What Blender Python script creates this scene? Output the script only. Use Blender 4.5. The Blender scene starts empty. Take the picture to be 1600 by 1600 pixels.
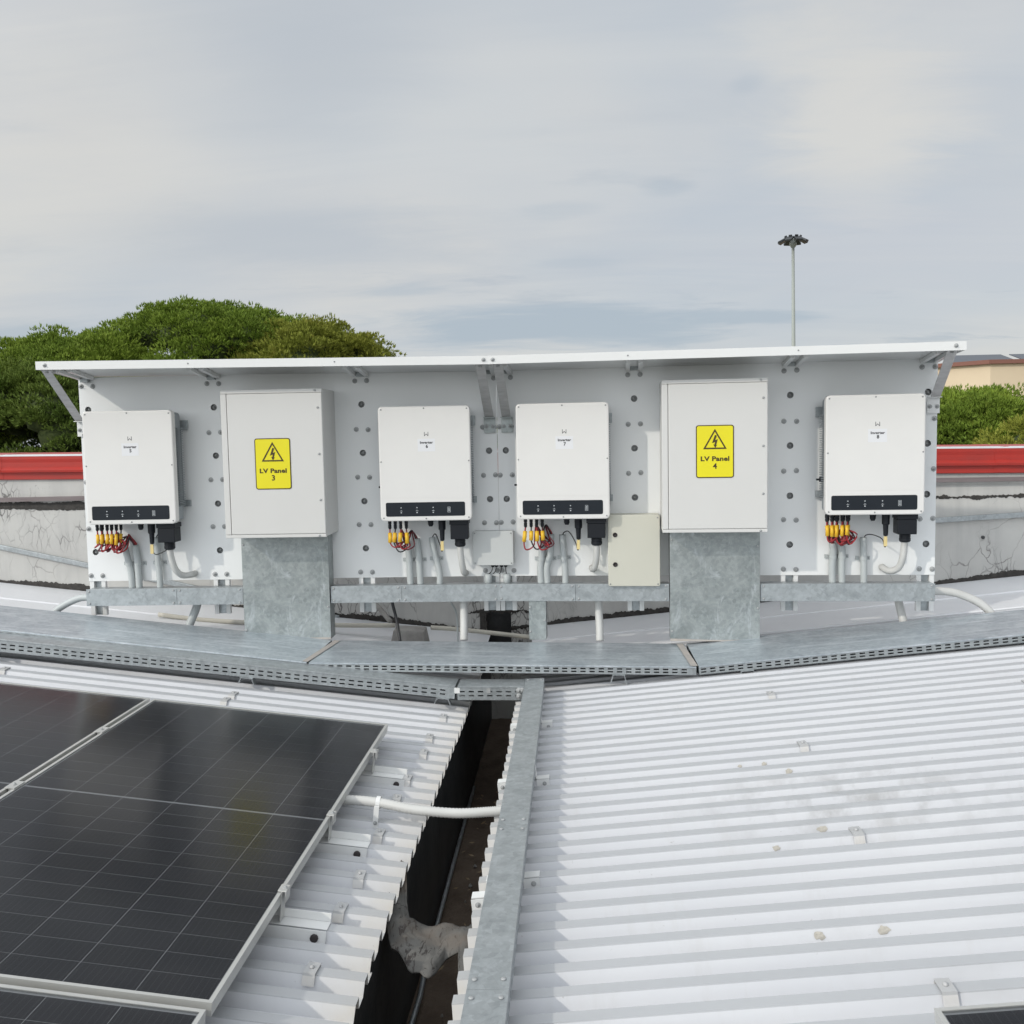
import bpy, bmesh, math, random
import numpy as np
from mathutils import Vector, Matrix, Euler
random.seed(7); rng = np.random.default_rng(7)
SC = bpy.context.scene
COL = SC.collection
R = math.radians

# ------------------------------------------------------------------ camera
cam = bpy.data.objects.new('camera', bpy.data.cameras.new('camera'))
COL.objects.link(cam); SC.camera = cam
def cam_axes(p, y, r):
    cy, sy, cp, sp = math.cos(y), math.sin(y), math.cos(p), math.sin(p)
    fwd = Vector((-sy*cp, cy*cp, -sp)); right = Vector((cy, sy, 0)); up = right.cross(fwd)
    cr, sr = math.cos(r), math.sin(r)
    return right*cr+up*sr, -right*sr+up*cr, fwd
cr_, cu_, cf_ = cam_axes(.0799, .0627, -.0188)
cam.matrix_world = Matrix(((cr_.x, cu_.x, -cf_.x, 0), (cr_.y, cu_.y, -cf_.y, 0), (cr_.z, cu_.z, -cf_.z, 0), (0, 0, 0, 1)))
cam.data.sensor_width = 36; cam.data.lens = 1537.3/1600*36
cam.data.clip_start = .05; cam.data.clip_end = 3000

# ------------------------------------------------------------------ light
SUN_DIR = Vector((1.1, 1.0, -.84)).normalized()          # the way the light travels
elev = math.asin(-SUN_DIR.z); azim = math.atan2(-SUN_DIR.x, -SUN_DIR.y)
W = bpy.data.worlds.new('World'); SC.world = W; W.use_nodes = True
nt = W.node_tree; nt.nodes.clear()
def wn(t, **k):
    n = nt.nodes.new(t)
    for a, b in k.items(): setattr(n, a, b)
    return n
out = wn('ShaderNodeOutputWorld'); bg = wn('ShaderNodeBackground'); bg.inputs[1].default_value = .1
sky = wn('ShaderNodeTexSky', sky_type='NISHITA', sun_disc=False)
sky.sun_elevation = elev; sky.sun_rotation = azim
tc = wn('ShaderNodeTexCoord'); sep = wn('ShaderNodeSeparateXYZ')
L = nt.links.new
L(tc.outputs['Generated'], sep.inputs[0])
# flat cloud layer: direction projected on a plane overhead
zz = wn('ShaderNodeMath', operation='MAXIMUM'); L(sep.outputs[2], zz.inputs[0]); zz.inputs[1].default_value = 0
za = wn('ShaderNodeMath', operation='ADD'); L(zz.outputs[0], za.inputs[0]); za.inputs[1].default_value = .16
dx = wn('ShaderNodeMath', operation='DIVIDE'); L(sep.outputs[0], dx.inputs[0]); L(za.outputs[0], dx.inputs[1])
dy = wn('ShaderNodeMath', operation='DIVIDE'); L(sep.outputs[1], dy.inputs[0]); L(za.outputs[0], dy.inputs[1])
cmb = wn('ShaderNodeCombineXYZ'); L(dx.outputs[0], cmb.inputs[0]); L(dy.outputs[0], cmb.inputs[1])
def wnoise(scale, detail, rough, dist, off, sx=1, sy=1):
    mp = wn('ShaderNodeMapping'); L(cmb.outputs[0], mp.inputs[0]); mp.inputs['Location'].default_value = off
    mp.inputs['Scale'].default_value = (sx, sy, 1); mp.inputs['Rotation'].default_value = (0, 0, .35)
    n = wn('ShaderNodeTexNoise'); n.inputs['Scale'].default_value = scale; n.inputs['Detail'].default_value = detail
    n.inputs['Roughness'].default_value = rough; n.inputs['Distortion'].default_value = dist
    L(mp.outputs[0], n.inputs['Vector']); return n
def wramp(src, stops):
    r = wn('ShaderNodeValToRGB'); L(src, r.inputs[0]); cr = r.color_ramp
    while len(cr.elements) < len(stops): cr.elements.new(.5)
    for e, (p, c) in zip(cr.elements, stops): e.position = p; e.color = (*c, 1)
    return r
big = wnoise(.85, 5, .5, .35, (3.1, 1.7, 0), 1, .8)
base = wramp(big.outputs[0], [(.30, (5.35, 5.85, 6.4)), (.45, (5.8, 6.15, 6.5)), (.58, (6.3, 6.45, 6.55)), (.74, (6.9, 6.85, 6.65))])
small = wnoise(2.1, 8, .62, .25, (8.4, 2.2, 0), .55, 1.3)
sm = wramp(small.outputs[0], [(.585, (0, 0, 0)), (.68, (1, 1, 1))])
# the thin grey scud only lies low over the horizon
lo = wn('ShaderNodeMapRange'); L(sep.outputs[2], lo.inputs[0]); lo.inputs[1].default_value = .02; lo.inputs[2].default_value = .30
lo.inputs[3].default_value = .75; lo.inputs[4].default_value = .12
mm = wn('ShaderNodeMath', operation='MULTIPLY'); L(sm.outputs[0], mm.inputs[0]); L(lo.outputs[0], mm.inputs[1])
dark = wn('ShaderNodeMixRGB', blend_type='MIX'); L(mm.outputs[0], dark.inputs[0]); L(base.outputs[0], dark.inputs[1]); dark.inputs[2].default_value = (3.9, 4.55, 5.3, 1)
for (sc_, off, sx, sy, rot, col_, amt) in ((1.5, (2.2, .4, 0), .35, 1.9, .9, (7.1, 7.15, 7.0), .4), (2.2, (6.2, 3.4, 0), .3, 1.6, -.5, (4.9, 5.35, 5.9), .32)):
    wz = wnoise(sc_, 7, .58, .6, off, sx, sy); wz.inputs['Vector'].links[0].from_node.inputs['Rotation'].default_value = (0, 0, rot)
    wr = wramp(wz.outputs[0], [(.48, (0, 0, 0)), (.70, (amt,)*3)])
    mx_ = wn('ShaderNodeMixRGB'); L(wr.outputs[0], mx_.inputs[0]); L(dark.outputs[0], mx_.inputs[1]); mx_.inputs[2].default_value = (*col_, 1); dark = mx_
# single cloud banks: soft ellipses in the cloud plane, frayed by noise
fray = wnoise(2.6, 7, .65, .5, (1.3, 5.2, 0), .7, 1.6)
def bank(base_, u, v, ru, rv, ang, col, amt, hard=.9, fr=1.1):
    mp = wn('ShaderNodeMapping', vector_type='TEXTURE'); L(cmb.outputs[0], mp.inputs[0]); mp.inputs['Location'].default_value = (u, v, 0)
    mp.inputs['Rotation'].default_value = (0, 0, ang); mp.inputs['Scale'].default_value = (ru, rv, 1)
    ln = wn('ShaderNodeVectorMath', operation='LENGTH'); L(mp.outputs[0], ln.inputs[0])
    fm = wn('ShaderNodeMath', operation='MULTIPLY_ADD'); L(fray.outputs[0], fm.inputs[0]); fm.inputs[1].default_value = fr; L(ln.outputs['Value'], fm.inputs[2])
    mr = wn('ShaderNodeMapRange', interpolation_type='SMOOTHSTEP'); L(fm.outputs[0], mr.inputs[0]); c0 = fr*.5+.75
    mr.inputs[1].default_value = c0-hard/2; mr.inputs[2].default_value = c0+hard/2; mr.inputs[3].default_value = amt; mr.inputs[4].default_value = 0
    mx = wn('ShaderNodeMixRGB'); L(mr.outputs[0], mx.inputs[0]); L(base_.outputs[0], mx.inputs[1]); mx.inputs[2].default_value = (*col, 1); return mx
warm = (7.2, 7.1, 6.75); cool = (4.35, 5.05, 5.75); grey = (5.2, 5.6, 6.05)
for a in ((-1.3, 2.35, .75, .45, -.7, warm, .85, 1.5), (.62, 2.2, .20, .55, -.35, warm, .9, 1.2), (-.25, 2.1, .55, .5, .3, (6.6, 6.9, 7.0), .5, 1.5), (-.75, 2.75, .6, .35, .2, grey, .8, 1.2), (-.45, 1.8, .25, .45, .5, grey, .7, 1.2),
          (.9, 2.9, .7, .5, 0, (5.9, 6.1, 6.5), .6, 1.3), (-.05, 3.75, .75, .42, .1, cool, .95, .7), (.65, 3.65, .35, .12, .1, cool, .8, .5), (-.53, 3.25, .17, .08, 0, cool, .45, .9), (.23, 2.47, .07, .06, .6, cool, .4, 1.1), (-.02, 2.60, .10, .06, 0, cool, .3, 1.1), (.02, 3.02, .13, .06, 0, cool, .3, 1.0), (.34, 1.98, .05, .06, 0, cool, .3, .8), (-1.95, 3.5, .5, .35, 0, cool, .7, .8)):
    dark = bank(dark, *a[:7], hard=a[7], fr=1.6 if a[2] > .2 else 2.2)
# thin cloud glows widely round the veiled sun
vd = wn('ShaderNodeVectorMath', operation='DOT_PRODUCT'); L(tc.outputs['Generated'], vd.inputs[0]); vd.inputs[1].default_value = tuple(-SUN_DIR)
vm = wn('ShaderNodeMapRange', interpolation_type='SMOOTHSTEP'); L(vd.outputs['Value'], vm.inputs[0]); vm.inputs[1].default_value = -.1; vm.inputs[2].default_value = 1; vm.inputs[3].default_value = 1; vm.inputs[4].default_value = 2.75
gl_ = wn('ShaderNodeVectorMath', operation='SCALE'); L(dark.outputs[0], gl_.inputs[0]); L(vm.outputs[0], gl_.inputs['Scale']); dark = gl_
mixs = wn('ShaderNodeMixRGB', blend_type='MIX'); mixs.inputs[0].default_value = .92
L(sky.outputs[0], mixs.inputs[1]); L(dark.outputs[0], mixs.inputs[2])
L(mixs.outputs[0], bg.inputs[0]); L(bg.outputs[0], out.inputs[0])

sun = bpy.data.objects.new('sun', bpy.data.lights.new('sun', 'SUN')); COL.objects.link(sun)
sun.data.energy = 1.5; sun.data.angle = R(1.2); sun.data.color = (1, .94, .84)
sun.rotation_mode = 'QUATERNION'; sun.rotation_quaternion = SUN_DIR.to_track_quat('-Z', 'Y')
sun.location = (-5, -5, 6)
vs = SC.view_settings; vs.view_transform = 'Standard'; vs.look = 'None'; vs.gamma = 1; vs.use_curve_mapping = False; vs.exposure = 0

# ------------------------------------------------------------------ materials
def mat(name, col, rough=.5, metal=0, var=None, vscale=4, vdetail=5, bump=0, bscale=30, spec=.5, coat=0, stretch=None):
    """procedural surface: base colour, optional second colour mixed in by noise, optional fine relief"""
    m = bpy.data.materials.new(name); m.use_nodes = True; t = m.node_tree; b = t.nodes['Principled BSDF']
    b.inputs['Base Color'].default_value = (*col, 1); b.inputs['Roughness'].default_value = rough; b.inputs['Metallic'].default_value = metal
    b.inputs['Specular IOR Level'].default_value = spec
    if coat: b.inputs['Coat Weight'].default_value = coat; b.inputs['Coat Roughness'].default_value = .08
    c = t.nodes.new('ShaderNodeTexCoord'); src = c.outputs['Object']
    if stretch:
        mp = t.nodes.new('ShaderNodeMapping'); mp.inputs['Scale'].default_value = stretch; t.links.new(src, mp.inputs[0]); src = mp.outputs[0]
    if var:
        n = t.nodes.new('ShaderNodeTexNoise'); n.inputs['Scale'].default_value = vscale; n.inputs['Detail'].default_value = vdetail; n.inputs['Roughness'].default_value = .6
        t.links.new(src, n.inputs['Vector'])
        r = t.nodes.new('ShaderNodeValToRGB'); r.color_ramp.elements[0].position = .35; r.color_ramp.elements[1].position = .68
        r.color_ramp.elements[0].color = (*col, 1); r.color_ramp.elements[1].color = (*var, 1)
        t.links.new(n.outputs[0], r.inputs[0]); t.links.new(r.outputs[0], b.inputs['Base Color'])
    if bump:
        n = t.nodes.new('ShaderNodeTexNoise'); n.inputs['Scale'].default_value = bscale; n.inputs['Detail'].default_value = 4
        t.links.new(src, n.inputs['Vector'])
        bp = t.nodes.new('ShaderNodeBump'); bp.inputs['Strength'].default_value = bump; bp.inputs['Distance'].default_value = .01
        t.links.new(n.outputs[0], bp.inputs['Height']); t.links.new(bp.outputs[0], b.inputs['Normal'])
    return m
def nodes(m): return m.node_tree, m.node_tree.nodes['Principled BSDF']
def add(t, typ, **k):
    n = t.nodes.new(typ)
    for a, b in k.items(): setattr(n, a, b)
    return n
def ramp(t, src, stops):
    r = add(t, 'ShaderNodeValToRGB'); cr = r.color_ramp; t.links.new(src, r.inputs[0])
    while len(cr.elements) < len(stops): cr.elements.new(.5)
    for e, (p, c) in zip(cr.elements, stops): e.position = p; e.color = (*c, 1) if len(c) == 3 else c
    return r.outputs[0]
def noise(t, src, scale, detail=4, rough=.55, dist=0):
    n = add(t, 'ShaderNodeTexNoise'); t.links.new(src, n.inputs['Vector']); n.inputs['Scale'].default_value = scale
    n.inputs['Detail'].default_value = detail; n.inputs['Roughness'].default_value = rough; n.inputs['Distortion'].default_value = dist
    return n.outputs[0]
def mixc(t, f, a, b, mode='MIX'):
    n = add(t, 'ShaderNodeMixRGB', blend_type=mode)
    for i, v in enumerate((f, a, b)):
        if isinstance(v, (int, float)): n.inputs[i].default_value = v
        elif isinstance(v, tuple): n.inputs[i].default_value = (*v, 1)
        else: t.links.new(v, n.inputs[i])
    return n.outputs[0]
def coord(t, space='Object', sc=(1, 1, 1)):
    c = add(t, 'ShaderNodeTexCoord'); mp = add(t, 'ShaderNodeMapping'); mp.inputs['Scale'].default_value = sc
    t.links.new(c.outputs[space], mp.inputs[0]); return mp.outputs[0]

def galv(name, dark, light, streak=(1, 1, 1), rough=.42, white=.25, ns=11, lo=.56):
    m = bpy.data.materials.new(name); m.use_nodes = True; t, b = nodes(m)
    c = coord(t); cs = coord(t, 'Object', streak)
    v = add(t, 'ShaderNodeTexVoronoi'); v.inputs['Scale'].default_value = 55; t.links.new(c, v.inputs['Vector'])
    n1 = noise(t, c, ns, 8, .75, .5); n2 = noise(t, cs, ns*1.1, 7, .7, 1.4)
    base = ramp(t, n1, [(.30, dark), (.72, light)])
    bw = add(t, 'ShaderNodeRGBToBW'); t.links.new(v.outputs['Color'], bw.inputs[0]); sp = mixc(t, .13, base, bw.outputs[0], 'OVERLAY')
    wmask = ramp(t, n2, [(lo, (0, 0, 0)), (lo+.16, (white,)*3)])
    t.links.new(mixc(t, wmask, sp, (.72, .76, .8)), b.inputs['Base Color'])
    b.inputs['Metallic'].default_value = .55; b.inputs['Roughness'].default_value = rough
    bp = add(t, 'ShaderNodeBump'); bp.inputs['Strength'].default_value = .12; bp.inputs['Distance'].default_value = .01
    t.links.new(n2, bp.inputs['Height']); t.links.new(bp.outputs[0], b.inputs['Normal'])
    return m
M = {}
M['galv'] = galv('galvanised_steel', (.30, .325, .335), (.45, .48, .49))
M['galv_top'] = galv('galvanised_cover_streaked', (.36, .41, .45), (.58, .63, .66), (.22, 2.0, 1), .40, .8, 7, .50)
M['galv_duct'] = galv('galvanised_duct_weathered', (.235, .265, .265), (.43, .46, .455), (1.1, 1, .55), .42, .55, 6.5, .56)
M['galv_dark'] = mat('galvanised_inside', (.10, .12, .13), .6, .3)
M['white'] = mat('white_powder_coat', (.76, .765, .755), .38, var=(.73, .735, .725), vscale=2)
M['board'] = mat('board_white_sheet', (.81, .82, .815), .32, var=(.785, .80, .80), vscale=1.3, bump=.03, bscale=3)
M['invwhite'] = mat('inverter_white_plastic', (.735, .725, .70), .42, var=(.71, .70, .68), vscale=3)
M['invgrey'] = mat('inverter_grey_casting', (.30, .33, .35), .5, .3, bump=.1, bscale=200)
M['door'] = mat('enclosure_light_grey', (.63, .625, .605), .42, var=(.615, .61, .59), vscale=2, bump=.04, bscale=300)
M['ivory'] = mat('ivory_plastic_box', (.56, .55, .47), .45, var=(.54, .53, .455), vscale=3)
M['boxgrey'] = mat('junction_box_grey', (.52, .535, .525), .45, var=(.50, .515, .505))
M['black'] = mat('black_plastic', (.009, .011, .015), .5, spec=.3)
M['screen'] = mat('display_black_film', (.011, .015, .021), .35, var=(.014, .018, .024), spec=.3)
M['icon'] = mat('icon_white_print', (.55, .58, .6), .5)
M['rubber'] = mat('dark_rubber', (.03, .025, .025), .7)
M['steel'] = mat('stainless_bolt', (.42, .43, .43), .4, .1, var=(.33, .34, .34), vscale=60)
M['steeldark'] = mat('recessed_bolt', (.36, .37, .37), .45, .2, var=(.22, .23, .23), vscale=60)
M['alu'] = mat('aluminium_mill', (.52, .51, .50), .4, .6, var=(.42, .41, .40), vscale=14, stretch=(1, 1, 5))
M['frame'] = mat('anodised_frame', (.60, .60, .575), .38, .5, var=(.53, .53, .51), vscale=5)
M['yellow'] = mat('warning_yellow', (.77, .69, .010), .4, var=(.75, .66, .010), vscale=3)
M['signink'] = mat('sign_brown_black', (.055, .035, .006), .5)
M['ink'] = mat('black_ink', (.02, .02, .022), .5)
M['logo'] = mat('logo_grey_ink', (.10, .10, .10), .5)
M['sticker'] = mat('white_paper_sticker', (.745, .75, .765), .5)
M['marker'] = mat('yellow_cable_marker', (.80, .50, .03), .45, var=(.75, .42, .02), vscale=40)
M['redcable'] = mat('red_cable', (.30, .02, .025), .4)
M['blackcable'] = mat('black_cable', (.02, .02, .022), .45)
M['maroon'] = mat('maroon_cable', (.11, .012, .02), .4)
M['palemarker'] = mat('pale_yellow_tag', (.70, .56, .26), .5)
M['pvc'] = mat('grey_pvc_conduit', (.47, .50, .50), .45, var=(.43, .46, .46), vscale=6)
M['pvclight'] = mat('light_grey_corrugated', (.58, .58, .56), .5, var=(.53, .53, .51), vscale=8)
M['pvccream'] = mat('cream_pipe', (.55, .53, .46), .5, var=(.48, .46, .40), vscale=5)
M['concrete'] = mat('rough_concrete', (.34, .33, .31), .9, var=(.22, .21, .2), vscale=9, bump=.5, bscale=60)
M['bitumen'] = mat('black_bitumen', (.022, .025, .029), .5, var=(.055, .057, .058), vscale=6, bump=.35, bscale=22)
M['bitumen_edge'] = mat('bitumen_seal', (.022, .02, .018), .7, var=(.05, .045, .04), vscale=30, bump=.5, bscale=60)
M['ledge'] = mat('purple_brown_metal', (.15, .12, .12), .5, var=(.20, .17, .17), vscale=8, stretch=(.3, 1, 3))
M['beige'] = mat('beige_render', (.68, .56, .40), .9, var=(.64, .52, .37), vscale=.25)
M['rooftile'] = mat('red_brown_eaves', (.22, .10, .075), .8)
M['farpanel'] = mat('far_solar_panel', (.09, .10, .12), .3)
M['ground'] = mat('dry_ground', (.10, .11, .06), .95, var=(.16, .14, .10), vscale=.15)
M['bark'] = mat('pine_bark', (.10, .065, .045), .95, var=(.05, .035, .025), vscale=5, bump=.6, bscale=12)
M['mast'] = mat('mast_paint', (.34, .36, .33), .5, var=(.30, .33, .31), vscale=.4)
M['flood'] = mat('floodlight_body', (.06, .065, .07), .45, .4)
M['debris'] = mat('gutter_silt', (.085, .062, .045), .95, var=(.14, .105, .078), vscale=7, bump=.8, bscale=40)
M['backsheet'] = mat('module_backsheet', (.30, .31, .32), .6)
M['stain'] = mat('sealant_patch', (.52, .49, .43), .8, var=(.38, .36, .32), vscale=30, bump=.4, bscale=80)
M['tape'] = mat('beige_sealing_tape', (.46, .42, .38), .7, var=(.38, .36, .34), vscale=20)

def red_mat():
    m = mat('red_coping_paint', (.42, .024, .014), .42, var=(.33, .028, .020), vscale=5, vdetail=8, stretch=(.6, 1, 2), bump=.05, bscale=3)
    return m
M['red'] = red_mat()

def roof_mat():
    m = bpy.data.materials.new('white_painted_sheet'); m.use_nodes = True; t, b = nodes(m)
    c = coord(t); cs = coord(t, 'Object', (.35, 1.6, 1))
    ro = add(t, 'ShaderNodeTexCoord'); ro.name = 'roof_space'; wsp = ro.outputs['Object']
    ms = add(t, 'ShaderNodeMapping'); ms.inputs['Scale'].default_value = (.35, 1.6, 1); t.links.new(wsp, ms.inputs[0]); cs = ms.outputs[0]
    n = noise(t, cs, 3, 6, .6); n2 = noise(t, wsp, 1.3, 5, .6, .4)
    base = ramp(t, n, [(.3, (.645, .652, .67)), (.7, (.585, .595, .62))])
    smg = ramp(t, n2, [(.62, (0, 0, 0)), (.8, (.35, .35, .35))])
    base = mixc(t, smg, base, (.42, .42, .41))
    # beige dirt that has run to the sheet end over the gutter (local x close to 0)
    sx = add(t, 'ShaderNodeSeparateXYZ'); t.links.new(c, sx.inputs[0])
    ab = add(t, 'ShaderNodeMath', operation='ABSOLUTE'); t.links.new(sx.outputs[0], ab.inputs[0])
    mr = add(t, 'ShaderNodeMapRange'); t.links.new(ab.outputs[0], mr.inputs[0]); mr.inputs[1].default_value = .14; mr.inputs[2].default_value = 0
    mu = add(t, 'ShaderNodeMath', operation='MULTIPLY'); t.links.new(mr.outputs[0], mu.inputs[0]); t.links.new(noise(t, wsp, 14, 4), mu.inputs[1])
    base = mixc(t, mu.outputs[0], base, (.60, .56, .49))
    # foot marks and grey smears on the open part of the right roof
    d = add(t, 'ShaderNodeVectorMath', operation='DISTANCE'); mp = add(t, 'ShaderNodeMapping'); mp.inputs['Scale'].default_value = (1, 1.6, 0)
    t.links.new(wsp, mp.inputs[0]); t.links.new(mp.outputs[0], d.inputs[0]); d.inputs[1].default_value = (1.30, 3.50*1.6, 0)
    mr2 = add(t, 'ShaderNodeMapRange'); t.links.new(d.outputs['Value'], mr2.inputs[0]); mr2.inputs[1].default_value = .75; mr2.inputs[2].default_value = .1
    n4 = ramp(t, noise(t, wsp, 9, 4, .6), [(.46, (0, 0, 0)), (.66, (.8, .8, .8))])
    mu2 = mixc(t, 1.0, n4, mr2.outputs[0], 'MULTIPLY')
    base = mixc(t, mu2, base, (.40, .40, .40))
    # fine specks and rain-washed scuffs
    sk = ramp(t, noise(t, wsp, 46, 3, .7), [(.70, (0, 0, 0)), (.76, (.5, .5, .5))]); base = mixc(t, sk, base, (.36, .35, .33))
    ms2 = add(t, 'ShaderNodeMapping'); ms2.inputs['Scale'].default_value = (2.2, .5, .5); t.links.new(wsp, ms2.inputs[0])
    sc_ = ramp(t, noise(t, ms2.outputs[0], 4, 6, .7), [(.55, (0, 0, 0)), (.75, (.35, .35, .35))]); base = mixc(t, sc_, base, (.52, .51, .50))
    mz = add(t, 'ShaderNodeMapRange'); t.links.new(sx.outputs[2], mz.inputs[0]); mz.inputs[1].default_value = -.003; mz.inputs[2].default_value = -.0008; mz.inputs[4].default_value = .62  # rib tops painted greyer: tone contrast from the light put into the colour
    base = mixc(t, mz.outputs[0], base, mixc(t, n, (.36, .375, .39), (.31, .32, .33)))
    t.links.new(base, b.inputs['Base Color']); b.inputs['Roughness'].default_value = .42
    bp = add(t, 'ShaderNodeBump'); bp.inputs['Strength'].default_value = .05; bp.inputs['Distance'].default_value = .004
    t.links.new(n, bp.inputs['Height']); t.links.new(bp.outputs[0], b.inputs['Normal'])
    return m
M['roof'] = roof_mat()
M['flash'] = mat('white_flashing', (.72, .73, .745), .4, var=(.66, .67, .69), vscale=2, bump=.06, bscale=4)

def wall_mat():
    m = bpy.data.materials.new('cracked_painted_parapet'); m.use_nodes = True; t, b = nodes(m)
    c = coord(t)
    n1 = noise(t, c, 2.2, 6, .6); base = ramp(t, n1, [(.3, (.54, .535, .51)), (.7, (.43, .425, .41))])
    wv = mixc(t, .09, c, add_noise_col(t, c, 3.5), 'LINEAR_LIGHT')
    def crack(scale, wid, mscale, lo, hi, sc=(1, 1, 1)):
        mp = add(t, 'ShaderNodeMapping'); mp.inputs['Scale'].default_value = sc; t.links.new(wv, mp.inputs[0])
        v = add(t, 'ShaderNodeTexVoronoi', feature='DISTANCE_TO_EDGE'); v.inputs['Scale'].default_value = scale; t.links.new(mp.outputs[0], v.inputs['Vector'])
        line = ramp(t, v.outputs['Distance'], [(wid*.4, (1, 1, 1)), (wid, (0, 0, 0))])
        mk = ramp(t, noise(t, c, mscale, 3), [(lo, (0, 0, 0)), (hi, (1, 1, 1))])
        return mixc(t, 1.0, line, mk, 'MULTIPLY')
    k1 = crack(5.0, .011, 1.4, .50, .66, (1.2, 1, .7)); k2 = crack(15, .05, 1.1, .56, .62, (1.6, 1, .5))
    base = mixc(t, k1, base, (.27, .26, .25)); base = mixc(t, k2, base, (.15, .145, .14))
    sp = mixc(t, 1.0, ramp(t, noise(t, coord(t, 'Object', (1.4, 1, .6)), 38, 5, .75), [(.60, (0, 0, 0)), (.66, (.8, .8, .8))]), ramp(t, noise(t, c, 1.9, 3), [(.54, (0, 0, 0)), (.68, (1, 1, 1))]), 'MULTIPLY')
    base = mixc(t, sp, base, (.10, .10, .10))
    st = ramp(t, noise(t, coord(t, 'Object', (5, 1, .35)), 2.4, 5), [(.5, (0, 0, 0)), (.8, (.4, .4, .4))])
    base = mixc(t, st, base, (.30, .30, .30))
    t.links.new(base, b.inputs['Base Color']); b.inputs['Roughness'].default_value = .85
    bp = add(t, 'ShaderNodeBump', invert=True); bp.inputs['Strength'].default_value = .5; bp.inputs['Distance'].default_value = .01
    t.links.new(mixc(t, .5, k1, k2, 'ADD'), bp.inputs['Height']); t.links.new(bp.outputs[0], b.inputs['Normal'])
    return m
def add_noise_col(t, c, s):
    n = add(t, 'ShaderNodeTexNoise'); n.inputs['Scale'].default_value = s; n.inputs['Detail'].default_value = 4; t.links.new(c, n.inputs['Vector']); return n.outputs['Color']
M['wall'] = wall_mat()

def patch_mat():
    m = bpy.data.materials.new('grey_coated_membrane'); m.use_nodes = True; t, b = nodes(m); c = coord(t)
    base = ramp(t, noise(t, c, 6, 5), [(.3, (.065, .064, .060)), (.7, (.145, .14, .13))])
    k = ramp(t, noise(t, coord(t, 'Object', (2.5, .8, 1)), 13, 5, .7, 1.2), [(.55, (0, 0, 0)), (.60, (1, 1, 1))])
    base = mixc(t, k, base, (.035, .03, .028)); base = mixc(t, ramp(t, noise(t, c, 4, 3), [(.5, (0, 0, 0)), (.7, (.6, .6, .6))]), base, (.13, .09, .06))
    t.links.new(base, b.inputs['Base Color']); b.inputs['Roughness'].default_value = .8
    bp = add(t, 'ShaderNodeBump'); bp.inputs['Strength'].default_value = .6; bp.inputs['Distance'].default_value = .01
    t.links.new(noise(t, c, 12, 5, .6, 1), bp.inputs['Height']); t.links.new(bp.outputs[0], b.inputs['Normal'])
    return m
M['patch'] = patch_mat()

def cell_mat():
    m = bpy.data.materials.new('silicon_cell'); m.use_nodes = True; t, b = nodes(m); c = coord(t)
    s = add(t, 'ShaderNodeSeparateXYZ'); t.links.new(c, s.inputs[0])
    mu = add(t, 'ShaderNodeMath', operation='MULTIPLY'); t.links.new(s.outputs[0], mu.inputs[0]); mu.inputs[1].default_value = 1/.0182
    fr = add(t, 'ShaderNodeMath', operation='FRACT'); t.links.new(mu.outputs[0], fr.inputs[0])
    line = ramp(t, fr.outputs[0], [(.40, (0, 0, 0)), (.5, (.30, .30, .30)), (.60, (0, 0, 0))])
    oi = add(t, 'ShaderNodeObjectInfo')
    base = ramp(t, oi.outputs['Random'], [(0, (.004, .006, .012)), (1, (.008, .010, .018))])
    t.links.new(mixc(t, line, base, (.10, .11, .12)), b.inputs['Base Color']); b.inputs['Roughness'].default_value = .35
    return m
M['cell'] = cell_mat()
def pane_mat():
    m = bpy.data.materials.new('module_glass'); m.use_nodes = True; t = m.node_tree; t.nodes.clear()
    o = add(t, 'ShaderNodeOutputMaterial'); tr = add(t, 'ShaderNodeBsdfTransparent'); gl = add(t, 'ShaderNodeBsdfGlossy'); gl.inputs['Roughness'].default_value = .17
    df = add(t, 'ShaderNodeBsdfDiffuse'); df.inputs[0].default_value = (.40, .38, .35, 1)
    fr = add(t, 'ShaderNodeFresnel'); fr.inputs[0].default_value = 1.33
    c = coord(t); dust = ramp(t, noise(t, c, 5, 6, .7), [(.35, (.004, .004, .004)), (.75, (.026, .026, .026))])
    spk = ramp(t, noise(t, c, 95, 2, .6), [(.70, (0, 0, 0)), (.78, (.16, .16, .16))])
    m1 = add(t, 'ShaderNodeMixShader'); t.links.new(mixc(t, 1.0, dust, spk, 'ADD'), m1.inputs[0]); t.links.new(tr.outputs[0], m1.inputs[1]); t.links.new(df.outputs[0], m1.inputs[2])
    m2 = add(t, 'ShaderNodeMixShader'); t.links.new(fr.outputs[0], m2.inputs[0]); t.links.new(m1.outputs[0], m2.inputs[1]); t.links.new(gl.outputs[0], m2.inputs[2])
    t.links.new(m2.outputs[0], o.inputs[0]); return m
M['pane'] = pane_mat()

def leaf_mat(name, a, b_, c_):
    m = bpy.data.materials.new(name); m.use_nodes = True; t, b = nodes(m); c = coord(t)
    n1 = noise(t, c, .55, 3); n2 = noise(t, c, 3.5, 3)
    base = ramp(t, n1, [(.35, a), (.65, b_)])
    base = mixc(t, ramp(t, n2, [(.55, (0, 0, 0)), (.72, (.6, .6, .6))]), base, c_)
    t.links.new(base, b.inputs['Base Color']); b.inputs['Roughness'].default_value = .7
    b.inputs['Specular IOR Level'].default_value = .25
    return m
M['needle'] = leaf_mat('pine_needles_green', (.13, .20, .026), (.21, .29, .036), (.33, .40, .07))
M['needle_y'] = leaf_mat('pine_needles_yellowing', (.19, .22, .03), (.26, .28, .045), (.34, .30, .07))
M['needle_d'] = leaf_mat('pine_needles_dark', (.09, .145, .026), (.145, .20, .035), (.22, .27, .06))
M['core'] = mat('crown_shade_foliage', (.030, .045, .010), .95, var=(.055, .075, .018), vscale=9)

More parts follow.
